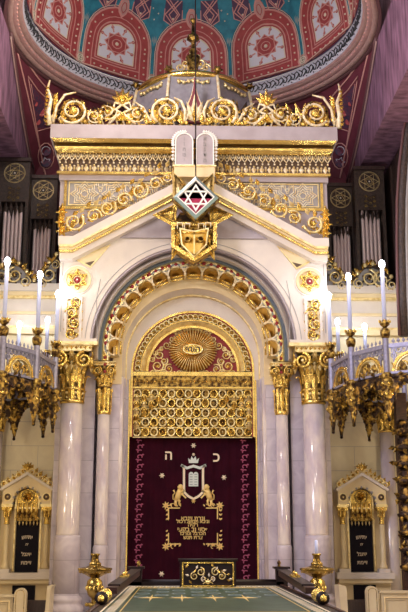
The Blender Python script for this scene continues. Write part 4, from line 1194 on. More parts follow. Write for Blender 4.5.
# ================================================================== NICHES in the side walls
def niche(s, label, group=None):
    c0 = (26 if s < 0 else 363); Y = .95
    n_ = thing('memorial_niche', label, 'niche', (P(c0,500,Y).x, Y+.3, 1.0), group)
    cxw = P(c0,520,Y).x; kx = 1/50.5*1.02
    def X(u): return cxw+u*kx
    def Z(v): return ZZ(v, Y)
    # gable block
    m = MB().use('cream_warm')
    yo = 0
    m.band([(X(-24),Z(505)),(X(-24),Z(488)),(X(0),Z(473)),(X(24),Z(488)),(X(24),Z(505))], [(X(-14),Z(505)),(X(-12),Z(493)),(X(0),Z(486.5)),(X(12),Z(493)),(X(14),Z(505))], Y, WY+.02)
    m.use('cream'); m.sweep([(0,Y-.10),(.05,Y-.10),(.05,Y+.3),(0,Y+.3)], [(X(-26.5),Z(489)),(X(0),Z(472.5)),(X(26.5),Z(489))][::-1])
    m.use('gold_pale'); m.sweep([(-.03,Y-.05),(0,Y-.06),(0,Y+.2),(-.03,Y+.2)], [(X(-25),Z(490)),(X(0),Z(474)),(X(25),Z(490))][::-1])
    for u in (-19,19):
        m.use('gold_pale'); m.box(X(u-5.5),X(u+5.5),Y-.03,Y+.3,Z(506),Z(504))
        m.use('brown'); m.ball((X(u),Y,Z(497)), .065, 10, 5, 1, .3, 1); m.use('gold_pale'); m.ribbon(arc(X(u),Z(497),.075,0,2*PI,12)[:-1], .015, Y-.02, Y, True); m.ball((X(u),Y-.02,Z(497)), .02, 6, 4)
    gbl = m.build('gable', None, n_)
    m = MB()
    for i in range(11):
        t = (i+.5)/11; u = -25+50*t; v = 489-(1-abs(2*t-1))*17-2.5
        m.scroll(X(u), Z(v), .075, Y-.06, .018, 1.2, PI/2*i, 1 if t < .5 else -1, True, 'gold_pale', 'gold')
        m.use('gold'); m.leaf(X(u+2), Z(v+2), PI/2+(.5 if t < .5 else -.5), .15, .09, Y-.05, .04)
    m.use('gold'); 
    for a in (-.9,-.45,0,.45,.9): m.leaf(X(0), Z(470), PI/2+a, .16, .08, Y-.08, .04)
    m.ball((X(0),Y-.08,Z(469)), .045, 7, 5)
    m.build('gilt_cresting', None, gbl, label='gold leafy cresting')
    m = MB(); za = Z(504); ra = 14*kx       # dentilled arch lining, receding
    for i in range(17):
        a = PI*i/16; m.use('gold_pale' if i % 2 else 'grey_plaster'); m.ball((X(0)+ra*1.0*math.cos(a), Y+.02, za+ra*1.18*math.sin(a)), .032, 6, 4)
    m.use('brown'); m.band(arc(X(0),za,ra*.98,0,PI,16,ra*1.15), arc(X(0),za,ra*.80,0,PI,16,ra*.95), Y+.03, WY+.05, y0b=Y+.2)
    m.build('arch_lining', None, n_, label='beaded arch edge')
    # gilded hood with rosette and hanging pendants
    m = MB(); rh = 11.2*kx; zh = Z(499)
    m.use('gold'); m.prism([(X(0)-rh,Z(508)),(X(0)+rh,Z(508))]+arc(X(0),zh,rh,0,PI,16,rh*1.05), Y+.12, Y+.3)
    m.use('gold_pale'); m.ribbon([(X(0)-rh,Z(508)),(X(0)+rh,Z(508))]+arc(X(0),zh,rh,0,PI,16,rh*1.05), .03, Y+.08, Y+.2, True)
    m.use('gold'); m.rosette(X(0), zh+.05, .11, Y+.11, 8, .05)
    m.use('gold_dark'); m.ribbon(arc(X(0),zh+.05,.12,0,2*PI,14)[:-1], .014, Y+.08, Y+.14, True)
    for i in range(5):
        u = X(-9+4.5*i); m.use('gold_smooth'); m.lathe([(.03,-.02),(.040,.02),(.034,.08),(.030,.14),(.040,.17)], 8, (u, Y+.10, Z(512)))
        m.use('gold'); m.leaf(u, Z(513), -PI/2, .12, .05, Y+.06, .02); m.ball((u,Y+.07,Z(516)), .022, 5, 3)
    for i in range(7):
        u = X(-10.5+3.5*i); m.use('gold'); m.scroll(u, Z(519), .035, Y+.08, .010, 1.0, i, 1, False, 'gold', 'gold_pale'); m.use('gold_pale'); m.leaf(u, Z(520.5), -PI/2, .10, .035, Y+.08, .015)
    m.use('gold_dark'); m.box(X(-10.5),X(10.5),Y+.12,Y+.2,Z(521),Z(508))
    m.build('gilded_hood', None, n_, label='gold shell hood with hanging pendants')
    for u in (-19.5,19.5):
        x = X(u); y = Y+.10; m = MB()
        m.use('gold_dark'); m.lathe([(.055,0),(.06,.10),(.10,.22)], 12, (x,y,Z(517)), cap=False)
        m.use('gold')
        for i in range(8): leaf_strip(m, 2*PI*i/8, .055, 0.0, .20, .05, .035, (x,y,Z(517)))
        m.use('gold_pale'); m.box(x-.115,x+.115,y-.115,y+.115,Z(507),Z(505)); m.use('gold'); m.box(x-.10,x+.10,y-.10,y+.10,Z(510.5),Z(507))
        m.rosette(x, Z(509), .045, y-.11, 4, .02)
        m.use('gold'); m.lathe([(.052,-.14),(.062,-.13),(.052,-.11),(.050,0),(.062,.01)], 12, (x,y,Z(517)), cap=False)
        m.use('cream_warm'); m.lathe([(.085,1.05),(.085,1.09),(.060,1.13),(.052,1.2),(.048,Z(517)-.14)], 16, (x,y,0))
        m.use('cream'); m.box(x-.11,x+.11,y-.11,y+.11,.96,1.05)
        m.build('colonnette', None, n_, label='slim cream colonnette with a gilded capital')
    m = MB().use('cream_warm'); m.box(X(-27),X(27),Y+.28,WY+.02,.85,Z(505)); m.use('gold_pale'); m.box(X(-13.5),X(-12),Y+.24,Y+.3,1.0,Z(508)); m.box(X(12),X(13.5),Y+.24,Y+.3,1.0,Z(508)); m.build('back_panel', None, n_)
    m = MB().use('niche_black'); m.box(X(-11.2),X(11.2),Y+.25,Y+.30,Z(580),Z(518)); pl = m.build('plaque', None, n_, label='tall black tablet')
    for body, v, sz in (('שויתי',536.5,.105),('ה׳',544,.07),('לנגדי',554,.10),('תמיד',562.5,.10)):
        a, b = text_mb(body, sz, X(0), Z(v+.5), Y+.245, .004); 
        if body == 'שויתי': a = [(x, y, z-abs(x-X(0))**2*1.2) for x, y, z in a]
        m = MB().use('thread_pale'); m.add(a, b); m.build('plaque_lettering', None, pl, label='pale Hebrew line')
    m = MB().use('cream'); m.box(X(-28),X(28),Y-.08,WY+.02,.86,.98); m.use('cream_warm'); m.box(X(-26),X(26),Y-.03,WY+.02,.78,.86)
    m.box(X(-26),X(26),Y+.12,WY+.02,0,.78); m.use('niche_black'); m.box(X(-11),X(11),Y+.10,Y+.12,.1,.74)
    m.build('sill', None, n_, label='cream sill and base')
niche(-1, 'gabled wall niche with a black Hebrew plaque, left of the shrine')
niche(1, 'gabled wall niche with a black Hebrew plaque, right of the shrine')
# ================================================================== ORGAN CASES
OY = 2.15
def organ_case(s, xa, xb, ytop, yo, npipe, tops, label):
    """dark case front between picture columns (left-hand numbers, mirrored for the right)"""
    Y = OY+yo
    def X(px, py=230): 
        p = P(193-abs(193-px), py, Y); q = P(193+abs(193-px), py, Y); return s*(q.x-p.x)/2
    x0, x1 = X(xa), X(xb); lo, hi = min(x0,x1), max(x0,x1); zt_, zb_ = ZZ(ytop,Y), ZZ(288,Y)
    o = thing('organ_case', label, 'organ', ((lo+hi)/2, Y, zb_), 'organ cases over the side walls')
    w = hi-lo; cx = (lo+hi)/2; zp = zt_-1.02
    m = MB().use('wood_carved'); m.box(lo, hi, Y, Y+.5, zp, zt_); m.box(lo, lo+.07, Y, Y+.5, zb_, zp); m.box(hi-.07, hi, Y, Y+.5, zb_, zp)
    m.use('wood_dark'); m.box(lo, hi, Y+.30, Y+.5, zb_, zp); m.box(lo-.02, hi+.02, Y-.06, Y+.5, zt_-.06, zt_+.02)
    # pointed drapery edge over the pipes
    m.use('wood_carved')
    for i in range(npipe+1):
        u = lo+.05+(w-.1)*i/npipe; m.leaf(u, zp+.02, -PI/2, .34+.10*abs(i-npipe/2)/2, .10, Y+.04, .03)
    cs = m.build('case', None, o, label='dark carved wooden front')
    m = MB(); zc = zt_-.34; R = min(.235, w*.38)
    m.use('gold_pale'); m.ribbon(arc(cx,zc,R,0,2*PI,32)[:-1], .008, Y-.02, Y, True); m.ribbon(arc(cx,zc,R*.92,0,2*PI,32)[:-1], .003, Y-.012, Y, True); m.star6(cx, zc, R*.88, .005, Y-.02, Y, PI/6)
    m.star6(cx, zc, R*.5, .004, Y-.02, Y); m.use('white'); m.ball((cx,Y-.01,zc), .022, 6, 4)
    m.build('star_roundel', None, cs, label='thin gold circled star')
    rr = .048
    for j in range(3):
        m = MB()
        for i in range(3):
            x = cx+(i-1)*rr*2; z = zt_-.70-.115*j-(.05 if i == 1 else 0); m.use('wood_carved'); m.ribbon(arc(x,z,rr,0,2*PI,8)[:-1], .012, Y-.015, Y+.01, True); m.use('gold_dark'); m.ribbon(arc(x,z,rr*.6,0,2*PI,6)[:-1], .004, Y-.014, Y+.01, True)
        m.box(cx-rr*3, cx+rr*3, Y-.004, Y+.01, zt_-.71-.115*j, zt_-.70-.115*j)
        m.build('ring_carving', None, cs, label='row of small carved rings')
    for i in range(npipe):
        u = lo+.12+(w-.24)*(i+.5)/npipe; zt2 = ZZ(tops[i], Y); r = .040
        m = MB().use('pipe'); m.lathe([(.018,zb_-.0),(r,zb_+.12),(r,zt2-.28),(r*.85,zt2-.2),(.003,zt2)], 10, (u, Y+.06, 0)); m.build('pipe', None, o, label='slender pointed metal pipe')
    return o
for s, sd in ((-1,'left'), (1,'right')):
    organ_case(s, 29, 57, 178 if s < 0 else 183, 0, 5, (221,229,226,223,220), 'dark carved organ case with pointed silver pipes, next to the %s side of the shrine' % sd)
    organ_case(s, -2, 28.5, 161 if s < 0 else 166, -.35, 5, (203,207,211,208,205), 'taller dark organ case with pointed silver pipes at the far %s' % sd)
# gilded swagged cresting in front of the pipes
for s, sd in ((-1,'left'), (1,'right')):
    Y = 1.36; zb_ = ZZ(288,Y)
    def X(px): return s*((P(386-px,275,Y).x-P(px,275,Y).x)/2)
    t = thing('organ_cresting', 'gilded scroll cresting dipping in a vee below the organ pipes at the %s' % sd, 'cresting', (X(25),Y,zb_))
    m = MB()
    path = [(-6,275),(3,266),(12,262),(20,264),(28,272),(36,281),(43,274),(50,263),(57,255)]
    top = [(X(a), ZZ(b,Y)) for a, b in path]; bot = [(x, min(z-.04, max(zb_, z-.09))) for x, z in top]
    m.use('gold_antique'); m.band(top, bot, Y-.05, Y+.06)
    for (x, z) in top: m.use('gold_pale'); m.ball((x, Y-.06, z-.02), .05, 7, 5)
    for (a0, b0), (a1, b1) in zip(top[:-1], top[1:]):
        for u in (.3, .7): m.use('gold'); m.leaf(a0+(a1-a0)*u, b0+(b1-b0)*u-.05, random.uniform(.3,2.6), .16, .09, Y-.05, .04)
    m.use('grey_plaster'); m.band(bot, [(x, zb_) for x, z in bot], Y+.02, Y+.06)
    m.build('swag_band', None, t, label='leafy gilt swag band')
    m = MB()
    for px, py, r, d in ((4,279,9,1),(16,277,9,-1),(27,283,6,1),(50,276,9,-1),(44,285,4.5,1),(56,266,5,1),(-6,284,6,1)):
        m.scroll(X(px), ZZ(py,Y), r/48, Y-.02, None, 1.4, PI/2, d*s, True, 'gold_pale', 'gold_antique')
    m.build('scroll_relief', None, t, label='gold scroll relief')
# ================================================================== PULPIT CANOPIES WITH RAILS AND CANDLES
CYC = -.55
def canopy(s, sd):
    Rx = 1.62; cx = s*(HW(139,395,CYC)+0)-s*(-0); C_ = Vector((s*(HW(139,395,CYC)+Rx), CYC, 0))     # the inner vertex is at picture column 54
    zr_ = ZZ(394, CYC); zt_ = ZZ(352, CYC)
    angs = [-80,-53,-28,0,36,66,95]                     # from the front round to the back
    V = [Vector((C_.x-s*Rx*math.cos(math.radians(a)), C_.y+(1.45 if a < 0 else .95)*Rx*math.sin(math.radians(a)), 0)) for a in angs]
    col = Vector((s*(HW(195,430,1.28)), 1.28, 0))
    zc = ZZ(398,1.28)
    t = thing('pulpit_canopy', 'dark gilded fan-shaped gallery with hanging pendants and a lacy grey railing, %s side' % sd, 'gallery', (col.x, col.y, zc))
    # fan underside
    hub = Vector((col.x, col.y, zc))
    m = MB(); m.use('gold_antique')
    def fan(p, u, lift=0):                               # u 0 hub .. 1 rim
        q = hub.lerp(Vector((p.x,p.y,zr_)), u); base = .10
        d = (Vector((p.x,p.y,0))-Vector((hub.x,hub.y,0))).normalized()
        z = zc+(zr_-zc)*(u**.9)-.34*math.sin(PI*min(1,u))*(1 if u < 1 else 0)*(-.7)
        return Vector((hub.x+(p.x-hub.x)*(.06+.94*u), hub.y+(p.y-hub.y)*(.06+.94*u), z-lift))
    rows = 8; pts = []
    seg = []
    for i in range(len(V)-1):
        for j in range(4): seg.append(V[i].lerp(V[i+1], j/4))
    seg.append(V[-1]); vs = []; fs = []
    for p in seg:
        for k in range(rows+1): vs.append(fan(p, k/rows))
    for i in range(len(seg)-1):
        for k in range(rows): a = i*(rows+1)+k; fs.append((a, a+1, a+rows+2, a+rows+1))
    m.add(vs, fs, True)
    m.add([v+Vector((0,0,.05)) for v in vs], [f[::-1] for f in fs], True)
    fb = m.build('fan_vault', None, t, label='dark gilded fan vault')
    m = MB()
    for i, p in enumerate(seg):
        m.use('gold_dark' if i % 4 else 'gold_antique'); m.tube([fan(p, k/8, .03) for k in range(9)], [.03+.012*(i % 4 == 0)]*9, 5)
        for k in range(2, 8):
            q = fan(p, k/8+random.uniform(-.04,.04), .05); m.use(random.choice(['gold','gold_dark','gold_antique','gold_antique','gold_dark']))
            a = random.uniform(0, 2*PI); m.leaf(q.x+.03, q.z, a, .17, .11, q.y-.02, .05)
            if k % 2: m.ball(q+Vector((random.uniform(-.05,.05),-.03,-.03)), .04, 6, 4)
    m.build('rib_foliage', None, fb, label='gilt ribs and leaves')
    # cusped arches hanging from the rim
    for i in range(len(V)-1):
        a, b = V[i], V[i+1]; d = (b-a); n = 14; L_ = d.length; d.normalize(); nr = Vector((d.y,-d.x,0))*(.03)
        m = MB(); m.use('gold_antique'); top = []; low = []
        for k in range(n+1):
            u = k/n; p = a+d*(L_*u); h = .62*(abs(2*u-1)**2.6)+.07
            top.append(Vector((p.x,p.y,zr_+.04))); low.append(Vector((p.x,p.y,zr_-h)))
        vs = []
        for q in (top, low): vs += [v+nr for v in q]+[v-nr for v in q]
        N_ = n+1; fs = []
        for k in range(n): fs += [(k,k+1,2*N_+k+1,2*N_+k),(N_+k,3*N_+k,3*N_+k+1,N_+k+1),(2*N_+k,2*N_+k+1,3*N_+k+1,3*N_+k),(k,N_+k,N_+k+1,k+1)]
        m.add(vs, fs, False)
        for k in range(n+1): m.use('gold_dark' if k % 2 else 'gold_antique'); m.ball(low[k]+Vector((0,0,-.02)), .034, 6, 4)
        for k in range(1, n, 2):
            q = low[k].lerp(top[k], .5); m.use('gold_dark' if k % 4 == 1 else 'gold_antique'); m.leaf(q.x, q.z, random.uniform(0, 6), .15, .09, q.y-.05, .04); m.leaf(q.x, q.z+.08, random.uniform(0, 6), .13, .08, q.y-.05, .04)
        m.build('cusped_arch', None, t, label='beaded hanging arch')
    # posts, pendants
    for i, v in enumerate(V):
        m = MB(); m.use('rail_grey'); m.lathe([(.055,zr_+.02),(.055,zt_-.10),(.07,zt_-.06),(.07,zt_)], 8, (v.x,v.y,0), smooth=False)
        m.use('gold_dark'); m.lathe([(.08,zr_-.04),(.11,zr_),(.11,zr_+.05),(.08,zr_+.09)], 10, (v.x,v.y,0)); m.lathe([(.06,zt_-.12),(.085,zt_-.06),(.09,zt_+.02),(.05,zt_+.06)], 10, (v.x,v.y,0))
        ps = m.build('post', None, t, label='grey post with gilt collars')
        m = MB(); m.use('gold_dark')
        m.lathe([(.09,zr_),(.12,zr_-.10),(.07,zr_-.17),(.10,zr_-.24),(.11,zr_-.32),(.05,zr_-.38),(.08,zr_-.45),(.045,zr_-.52),(.05,zr_-.57),(.002,zr_-.68)][::-1], 10, (v.x,v.y,0))
        m.use('gold')
        for k in range(6): a = k*PI/3; m.ball((v.x+.10*math.cos(a), v.y+.10*math.sin(a), zr_-.28), .03, 5, 4); m.ball((v.x+.11*math.cos(a+.5), v.y+.11*math.sin(a+.5), zr_-.10), .028, 5, 4)
        m.build('pendant', None, ps, label='dark gilt hanging pendant')
    # lacy railing between the posts
    for i in range(len(V)-1):
        a, b = V[i], V[i+1]; d = b-a; L_ = d.length; ang = math.atan2(d.y, d.x)
        q = MB(); h = (zt_-zr_)*.70; q.use('rail_grey'); q.box(.06, L_-.06, -.03, .03, h-.05, h+.02); q.box(.06, L_-.06, -.03, .03, .06, .10)
        n = 7
        for k in range(n):
            u = .09+(L_-.18)*(k+.5)/n; r = (L_-.18)/n*.5
            q.use('rail_grey')
            q.ribbon(arc(u, h-.05-r, r*.92, 0, 2*PI, 10)[:-1], .016, -.015, .015, True); q.rosette(u, h-.05-r, r*.6, 0, 4, .02)
            q.leaf(u, h+.02, PI/2, .10, .07, 0, .02)
            if k in (0, n-1): q.ribbon(arc(u, h-.05-r*3, r*.92, 0, 2*PI, 10)[:-1], .016, -.015, .015, True); q.rosette(u, h-.05-r*3, r*.6, 0, 4, .02); q.box(u-.012,u+.012,-.012,.012,.1,h)
        q.use('gold'); q.ribbon(arc(L_/2, .08, L_*.36, 0, PI, 14, h*.58), .045, -.04, .02); 
        q.use('gold_pale'); q.ribbon(arc(L_/2, .08, L_*.30, 0, PI, 14, h*.50), .018, -.045, .02)
        q.use('gold_dark')
        for k in range(5): q.leaf(L_/2+(k-2)*L_*.1, .10, PI/2+(k-2)*-.4, h*.42, .10, 0, .03)
        q.scroll(L_/2-L_*.14, .20, .08, 0, .018, 1.2, 0, 1, False, 'gold', 'gold'); q.scroll(L_/2+L_*.14, .20, .08, 0, .018, 1.2, PI, -1, False, 'gold', 'gold')
        m = MB(); m.merge(q, Matrix.Translation((a.x, a.y, zr_)) @ Matrix.Rotation(ang, 4, 'Z'))
        m.build('railing_panel', None, t, label='lacy grey railing panel over a gilt arch')
    # candles
    fl = [None,(264,'front'),(277,'middle'),(296,'rear'),(322,'back'),(327,'back')]
    names = {1:'tall glowing candle on the front corner post of the %s gallery', 2:'tall glowing candle on the second post of the %s gallery', 3:'tall glowing candle on the gallery post nearest the %s flank of the shrine', 4:'short glowing candle behind the tall ones, inner one of the %s gallery', 5:'short glowing candle behind the tall ones, outer one of the %s gallery'}
    for i in range(1, 6):
        v = V[i]; zf = ZZ(fl[i][0], v.y); zb2 = zt_+.062
        c = thing('candle_lamp', names[i] % sd, 'candle', (v.x, v.y, zb2), 'candles on the two galleries')
        m = MB().use('gold_dark'); m.lathe([(.035,zb2),(.04,zb2+.02),(.085,zb2+.06),(.09,zb2+.09),(.05,zb2+.10),(.045,zb2+.14)], 12, (v.x,v.y,0))
        m.use('gold')
        for k in range(7): a = 2*PI*k/7; m.leaf(v.x+.07*math.cos(a), zb2+.08, PI/2-math.cos(a)*.6, .08, .04, v.y+.07*math.sin(a), .02)
        m.build('drip_cup', None, c, label='gilt leafy cup')
        m = MB().use('candle'); m.lathe([(.038,zb2+.11),(.036,zf-.05),(.018,zf-.03)], 12, (v.x,v.y,0)); m.build('candle', None, c, label='pale bluish candle tube')
        m = MB().use('flame'); m.ball((v.x,v.y,zf+.02), .052, 10, 8, 1, 1, 1.5); m.build('flame', None, c, label='bright white flame bulb')
        l = bpy.data.lights.new('candle_light', 'POINT'); l.energy = 13; l.color = (.86,.90,1.0); l.shadow_soft_size = .06
        lo = bpy.data.objects.new('candle_light', l); COL.objects.link(lo); lo.location = (v.x, v.y-.12, zf+.12)
    # column under the fan
    c = thing('gallery_column', 'cream marble column with a gold leaf capital under the %s gallery' % sd, 'column', (col.x, col.y, 0)); c['kind'] = 'thing'
    R = .15; zk = ZZ(432,1.28)
    m = MB().use('marble_shaft'); m.lathe([(R*1.05,.5),(R,.8),(R*.95,zk)], 22, (col.x,col.y,0)); m.build('shaft', None, c)
    m = MB().use('marble'); m.lathe([(R*1.5,0),(R*1.5,.3),(R*1.6,.36),(R*1.3,.42),(R*1.4,.48),(R*1.08,.54)], 22, (col.x,col.y,0)); m.build('base', None, c)
    cp, abk = capital(R, zc-zk+.04, .24, (col.x,col.y,zk)); kk = cp.build('capital', None, c, label='bright gold leaf capital'); abk.build('abacus', None, kk)
for s, sd in ((-1,'left'), (1,'right')): canopy(s, sd)
# carved openwork post at the far right edge
pp = P(404.5, 470, -.9)
t = thing('carved_post', 'dark gilded openwork post of leaves and rings at the right edge', 'post', (pp.x, pp.y, 0))
m = MB().use('wood_red'); m.box(pp.x-.10, pp.x+.10, pp.y, pp.y+.2, 0, ZZ(392,-.9)); m.build('core', None, t, label='dark red wooden core')
m = MB(); z = ZZ(572,-.9); zt2 = ZZ(420,-.9); k = 0
while z < zt2:
    m.use('gold_antique'); m.lathe([(.05,z),(.17,z+.05),(.19,z+.10),(.09,z+.16),(.12,z+.24),(.05,z+.30)], 10, (pp.x,pp.y-.05,0))
    m.use('gold_dark')
    for i in range(6): a = PI+PI*i/5; m.leaf(pp.x+.15*math.cos(a), z+.10, random.uniform(0,6), .15, .09, pp.y-.05+.15*math.sin(a), .04)
    z += .30
m.build('gilt_foliage', None, t, label='stacked gilt leaves')
# ================================================================== READING TABLE
TZ = 1.05
bl, br = PZ(125,586,TZ), PZ(291,586,TZ); fl_, fr_ = PZ(78,613,TZ), PZ(334,613,TZ)
TYb = bl.y; TX0 = (bl.x+fl_.x)/2; TX1 = (br.x+fr_.x)/2; TYf = fl_.y-.25; TC = (TX0+TX1)/2
tt = thing('reading_table', 'wide black-framed table with a green inlaid top and sloping arms before the shrine', 'table', (TC, (TYb+TYf)/2, 0))
m = MB().use('wood_black'); e = .10
m.box(TX0, TX1, TYf, TYf+e, TZ-.10, TZ+.012); m.box(TX0, TX1, TYb-e*.6, TYb, TZ-.10, TZ+.05); m.box(TX0, TX0+e, TYf, TYb, TZ-.10, TZ+.012); m.box(TX1-e, TX1, TYf, TYb, TZ-.10, TZ+.012)
m.tube([(TX0,TYb,TZ+.05),(TX1,TYb,TZ+.05)], .03, 10)
m.use('wood_red'); m.box(TX0+.02, TX0+e*.5, TYf, TYb, TZ+.01, TZ+.022); m.box(TX1-e*.5, TX1-.02, TYf, TYb, TZ+.01, TZ+.022)
m.build('frame', None, tt, label='glossy black frame')
m = MB().use('green_top'); m.box(TX0+e, TX1-e, TYf+e, TYb-e*.6, TZ-.06, TZ); gt = m.build('inlaid_top', None, tt, label='dark green polished top')
m = MB(); T = lambda x, y: (x, y, TZ+.004)
def flat(mb, pts, w, closed=False):
    q = MB(); q.use(mb.mats[mb.cur]); q.ribbon(pts, w, -.004, 0, closed); q.map(lambda v: (v.x, v.z, TZ+.0005-v.y)); mb.merge(q)
m.use('thread_gold')
x0, x1, y0, y1 = TX0+e, TX1-e, TYf+e, TYb-e*.6
flat(m, [(x0+.16,y0+.2),(x1-.16,y0+.2),(x1-.16,y1-.50),(x0+.16,y1-.50)], .008, True)
n = 26
for i in range(n):
    x = x0+(i+.5)*(x1-x0)/n; m.use('thread_pale'); flat(m, arc(x, y1-.17, .026, 0, 2*PI, 8, .12)[:-1], .014, True)
    m.use('thread_gold'); flat(m, [(x-.03,y1-.42),(x,y1-.50),(x+.03,y1-.42)], .014); flat(m, arc(x+.03, y1-.40, .016, 0, 2*PI, 6, .05)[:-1], .010, True)
for i in range(30):
    y = y0+.1+(y1-y0-.3)*(i+.5)/30
    for xx in (x0+.08, x1-.08): m.use('thread_pale'); flat(m, arc(xx, y, .035, 0, 2*PI, 8)[:-1], .012, True)
m.use('thread_pale'); flat(m, [(x0+.01,y1-.03),(x1-.01,y1-.03)], .03); flat(m, [(x0+.01,y0),(x0+.01,y1)], .014); flat(m, [(x1-.01,y0),(x1-.01,y1)], .014)
for i in range(4):
    xa = x0+.16+(x1-x0-.32)*i/4; xb = x0+.16+(x1-x0-.32)*(i+1)/4; m.use('slate')
    for j in range(6): flat(m, arc((xa+xb)/2+(-.1 if j % 2 else .1), y1-.75-.30*j, .07, 0, 2*PI, 8, .12)[:-1], .008, True)
m.build('lace_border', None, gt, label='pale looped border')
for i in range(4):
    c = PZ((151,182,214,245)[i], 598, TZ); m = MB(); m.use('thread_gold')
    for k in range(4):
        a = PI/2*k; L_ = (.14 if k % 2 == 0 else .62)
        ca, sa = math.cos(a), math.sin(a); w = .05 if k % 2 == 0 else .014
        m.add([(c.x-sa*w,c.y+ca*w,TZ+.001),(c.x+sa*w,c.y-ca*w,TZ+.001),(c.x+ca*L_,c.y+sa*L_,TZ+.001),(c.x,c.y,TZ+.010)], [(0,1,3),(1,2,3),(2,0,3),(0,2,1)], False)
    m.build('cross_inlay', None, gt, label='gold four-pointed star inlay')
m = MB().use('wood_dark'); m.box(TX0+.08, TX1-.08, TYf+.08, TYb-.06, 0, TZ-.10); m.use('wood_red')
for i in range(4): xx = TX0+.08+(TX1-TX0-.16)*i/4; m.box(xx+.05, xx+(TX1-TX0-.16)/4-.05, TYf+.06, TYf+.08, .15, TZ-.2)
m.build('body', None, tt, label='panelled dark body')
for s in (-1, 1):           # sloping arms at the sides, ending in turned gilt rollers
    ex = (TX0 if s < 0 else TX1)
    A = Vector((ex-s*.02, TYb-.02, TZ+.22)); B_ = P(98 if s < 0 else 327, 598, 0); d = ray(98 if s < 0 else 325, 597)
    B_ = PZ(103 if s < 0 else 321, 597, TZ+.07)
    A = P(136 if s < 0 else 282, 573, TYb-.05)
    m = MB().use('wood_black'); m.box(A.x-.07, A.x+.07, TYb-.06, TYb+.10, TZ-.05, A.z+.05); m.box(A.x-.10, A.x+.10, TYb-.09, TYb+.13, A.z+.05, A.z+.075)
    m.use('wood_red'); m.obox(A, A.lerp(B_,.80), .10, .06)
    m.use('wood_black'); m.obox(A+Vector((0,0,.04)), A.lerp(B_,.74)+Vector((0,0,.035)), .12, .02)
    arm = m.build('arm', None, tt, label='sloping dark wooden arm')
    m = MB(); m.use('gold'); c = A.lerp(B_,.42)+Vector((0,0,.055)); dd = (B_-A).normalized()
    m.obox(c-dd*.13, c+dd*.13, .09, .025); m.use('gold_dark'); m.obox(c-dd*.09, c+dd*.09, .06, .04)
    m.use('gold')
    for k in range(5): m.ball(c+dd*(-.1+.05*k)+Vector((0,0,.03)), .018, 6, 4)
    m.build('gilt_mount', None, arm, label='small gold mount')
    m = MB(); o = B_; ax = (B_-A).normalized()
    pts = [o+ax*(-.30+.055*k) for k in range(9)]
    for k in range(8):
        m.use('gold' if k % 2 and k < 7 else 'wood_black'); r = .056 if k % 2 else .044
        m.tube([pts[k], pts[k+1]], [r, r], 12)
    m.use('gold'); m.ball(pts[-1]+ax*.01, .032, 10, 6)
    m.build('roller', None, arm, label='black and gold turned roller')
    m = MB().use('gold_dark'); q = Vector((A.x-s*.03, TYb, A.z+.076)); m.lathe([(.025,0),(.014,.02),(.026,.04),(.02,.06),(.001,.08)], 10, q); m.build('knob', None, arm)
# book box with a gilded front
b0, b1 = P(178,588,TYb-.35), P(238,588,TYb-.35)
bx_ = thing('ornate_book_box', 'black box with a gold-framed carved floral front on the back edge of the table', 'box', ((b0.x+b1.x)/2, TYb-.22, TZ+.002))
zt_ = P(208,558,TYb-.35).z; Yb_ = TYb-.35; zb_ = TZ+.002
m = MB().use('wood_black'); m.box(b0.x+.02, b1.x-.02, Yb_+.02, Yb_+.27, zb_, zt_-.03); m.box(b0.x, b1.x, Yb_-.01, Yb_+.29, zt_-.035, zt_-.012)
m.tube([(b0.x,Yb_,zt_-.02),(b1.x,Yb_,zt_-.02)], .016, 8); m.build('case', None, bx_)
m = MB().use('gold'); a, b, c, d = b0.x+.055, b1.x-.055, zb_+.012, zt_-.055
m.ribbon([(a,c),(b,c),(b,d),(a,d)], .016, Yb_, Yb_+.03, True); fp = m.build('gilt_frame', None, bx_, label='gold frame')
m = MB(); cx = (a+b)/2; cz = (c+d)/2
for s in (-1, 1):
    m.scroll(cx+s*.09, cz+.03, .050, Yb_, .008, 1.3, PI/2, s, True, 'gold_pale', 'gold_dark'); m.scroll(cx+s*.165, cz-.02, .048, Yb_, .008, 1.3, PI/2, -s, True, 'gold_pale', 'gold_dark')
    m.scroll(cx+s*.055, cz-.05, .030, Yb_, .006, 1.3, -PI/2, s, True, 'thread_pale', 'gold_antique')
for i in range(22):
    u = a+.03+(b-a-.06)*i/21; m.use(('gold_dark','gold','thread_pale')[i % 3]); m.leaf(u, random.uniform(c+.02,d-.05), random.uniform(0,PI), .055, .028, Yb_+.014, .010)
m.use('gold_pale'); 
for k in (-.6,0,.6): m.leaf(cx, c+.02, PI/2+k, .07, .035, Yb_+.01, .012)
m.ribbon([(cx-.06,c+.025),(cx-.03,c+.05),(cx+.03,c+.05),(cx+.06,c+.025)], .010, Yb_+.01, Yb_+.02)
m.build('floral_carving', None, bx_, label='dull gold carved foliage')
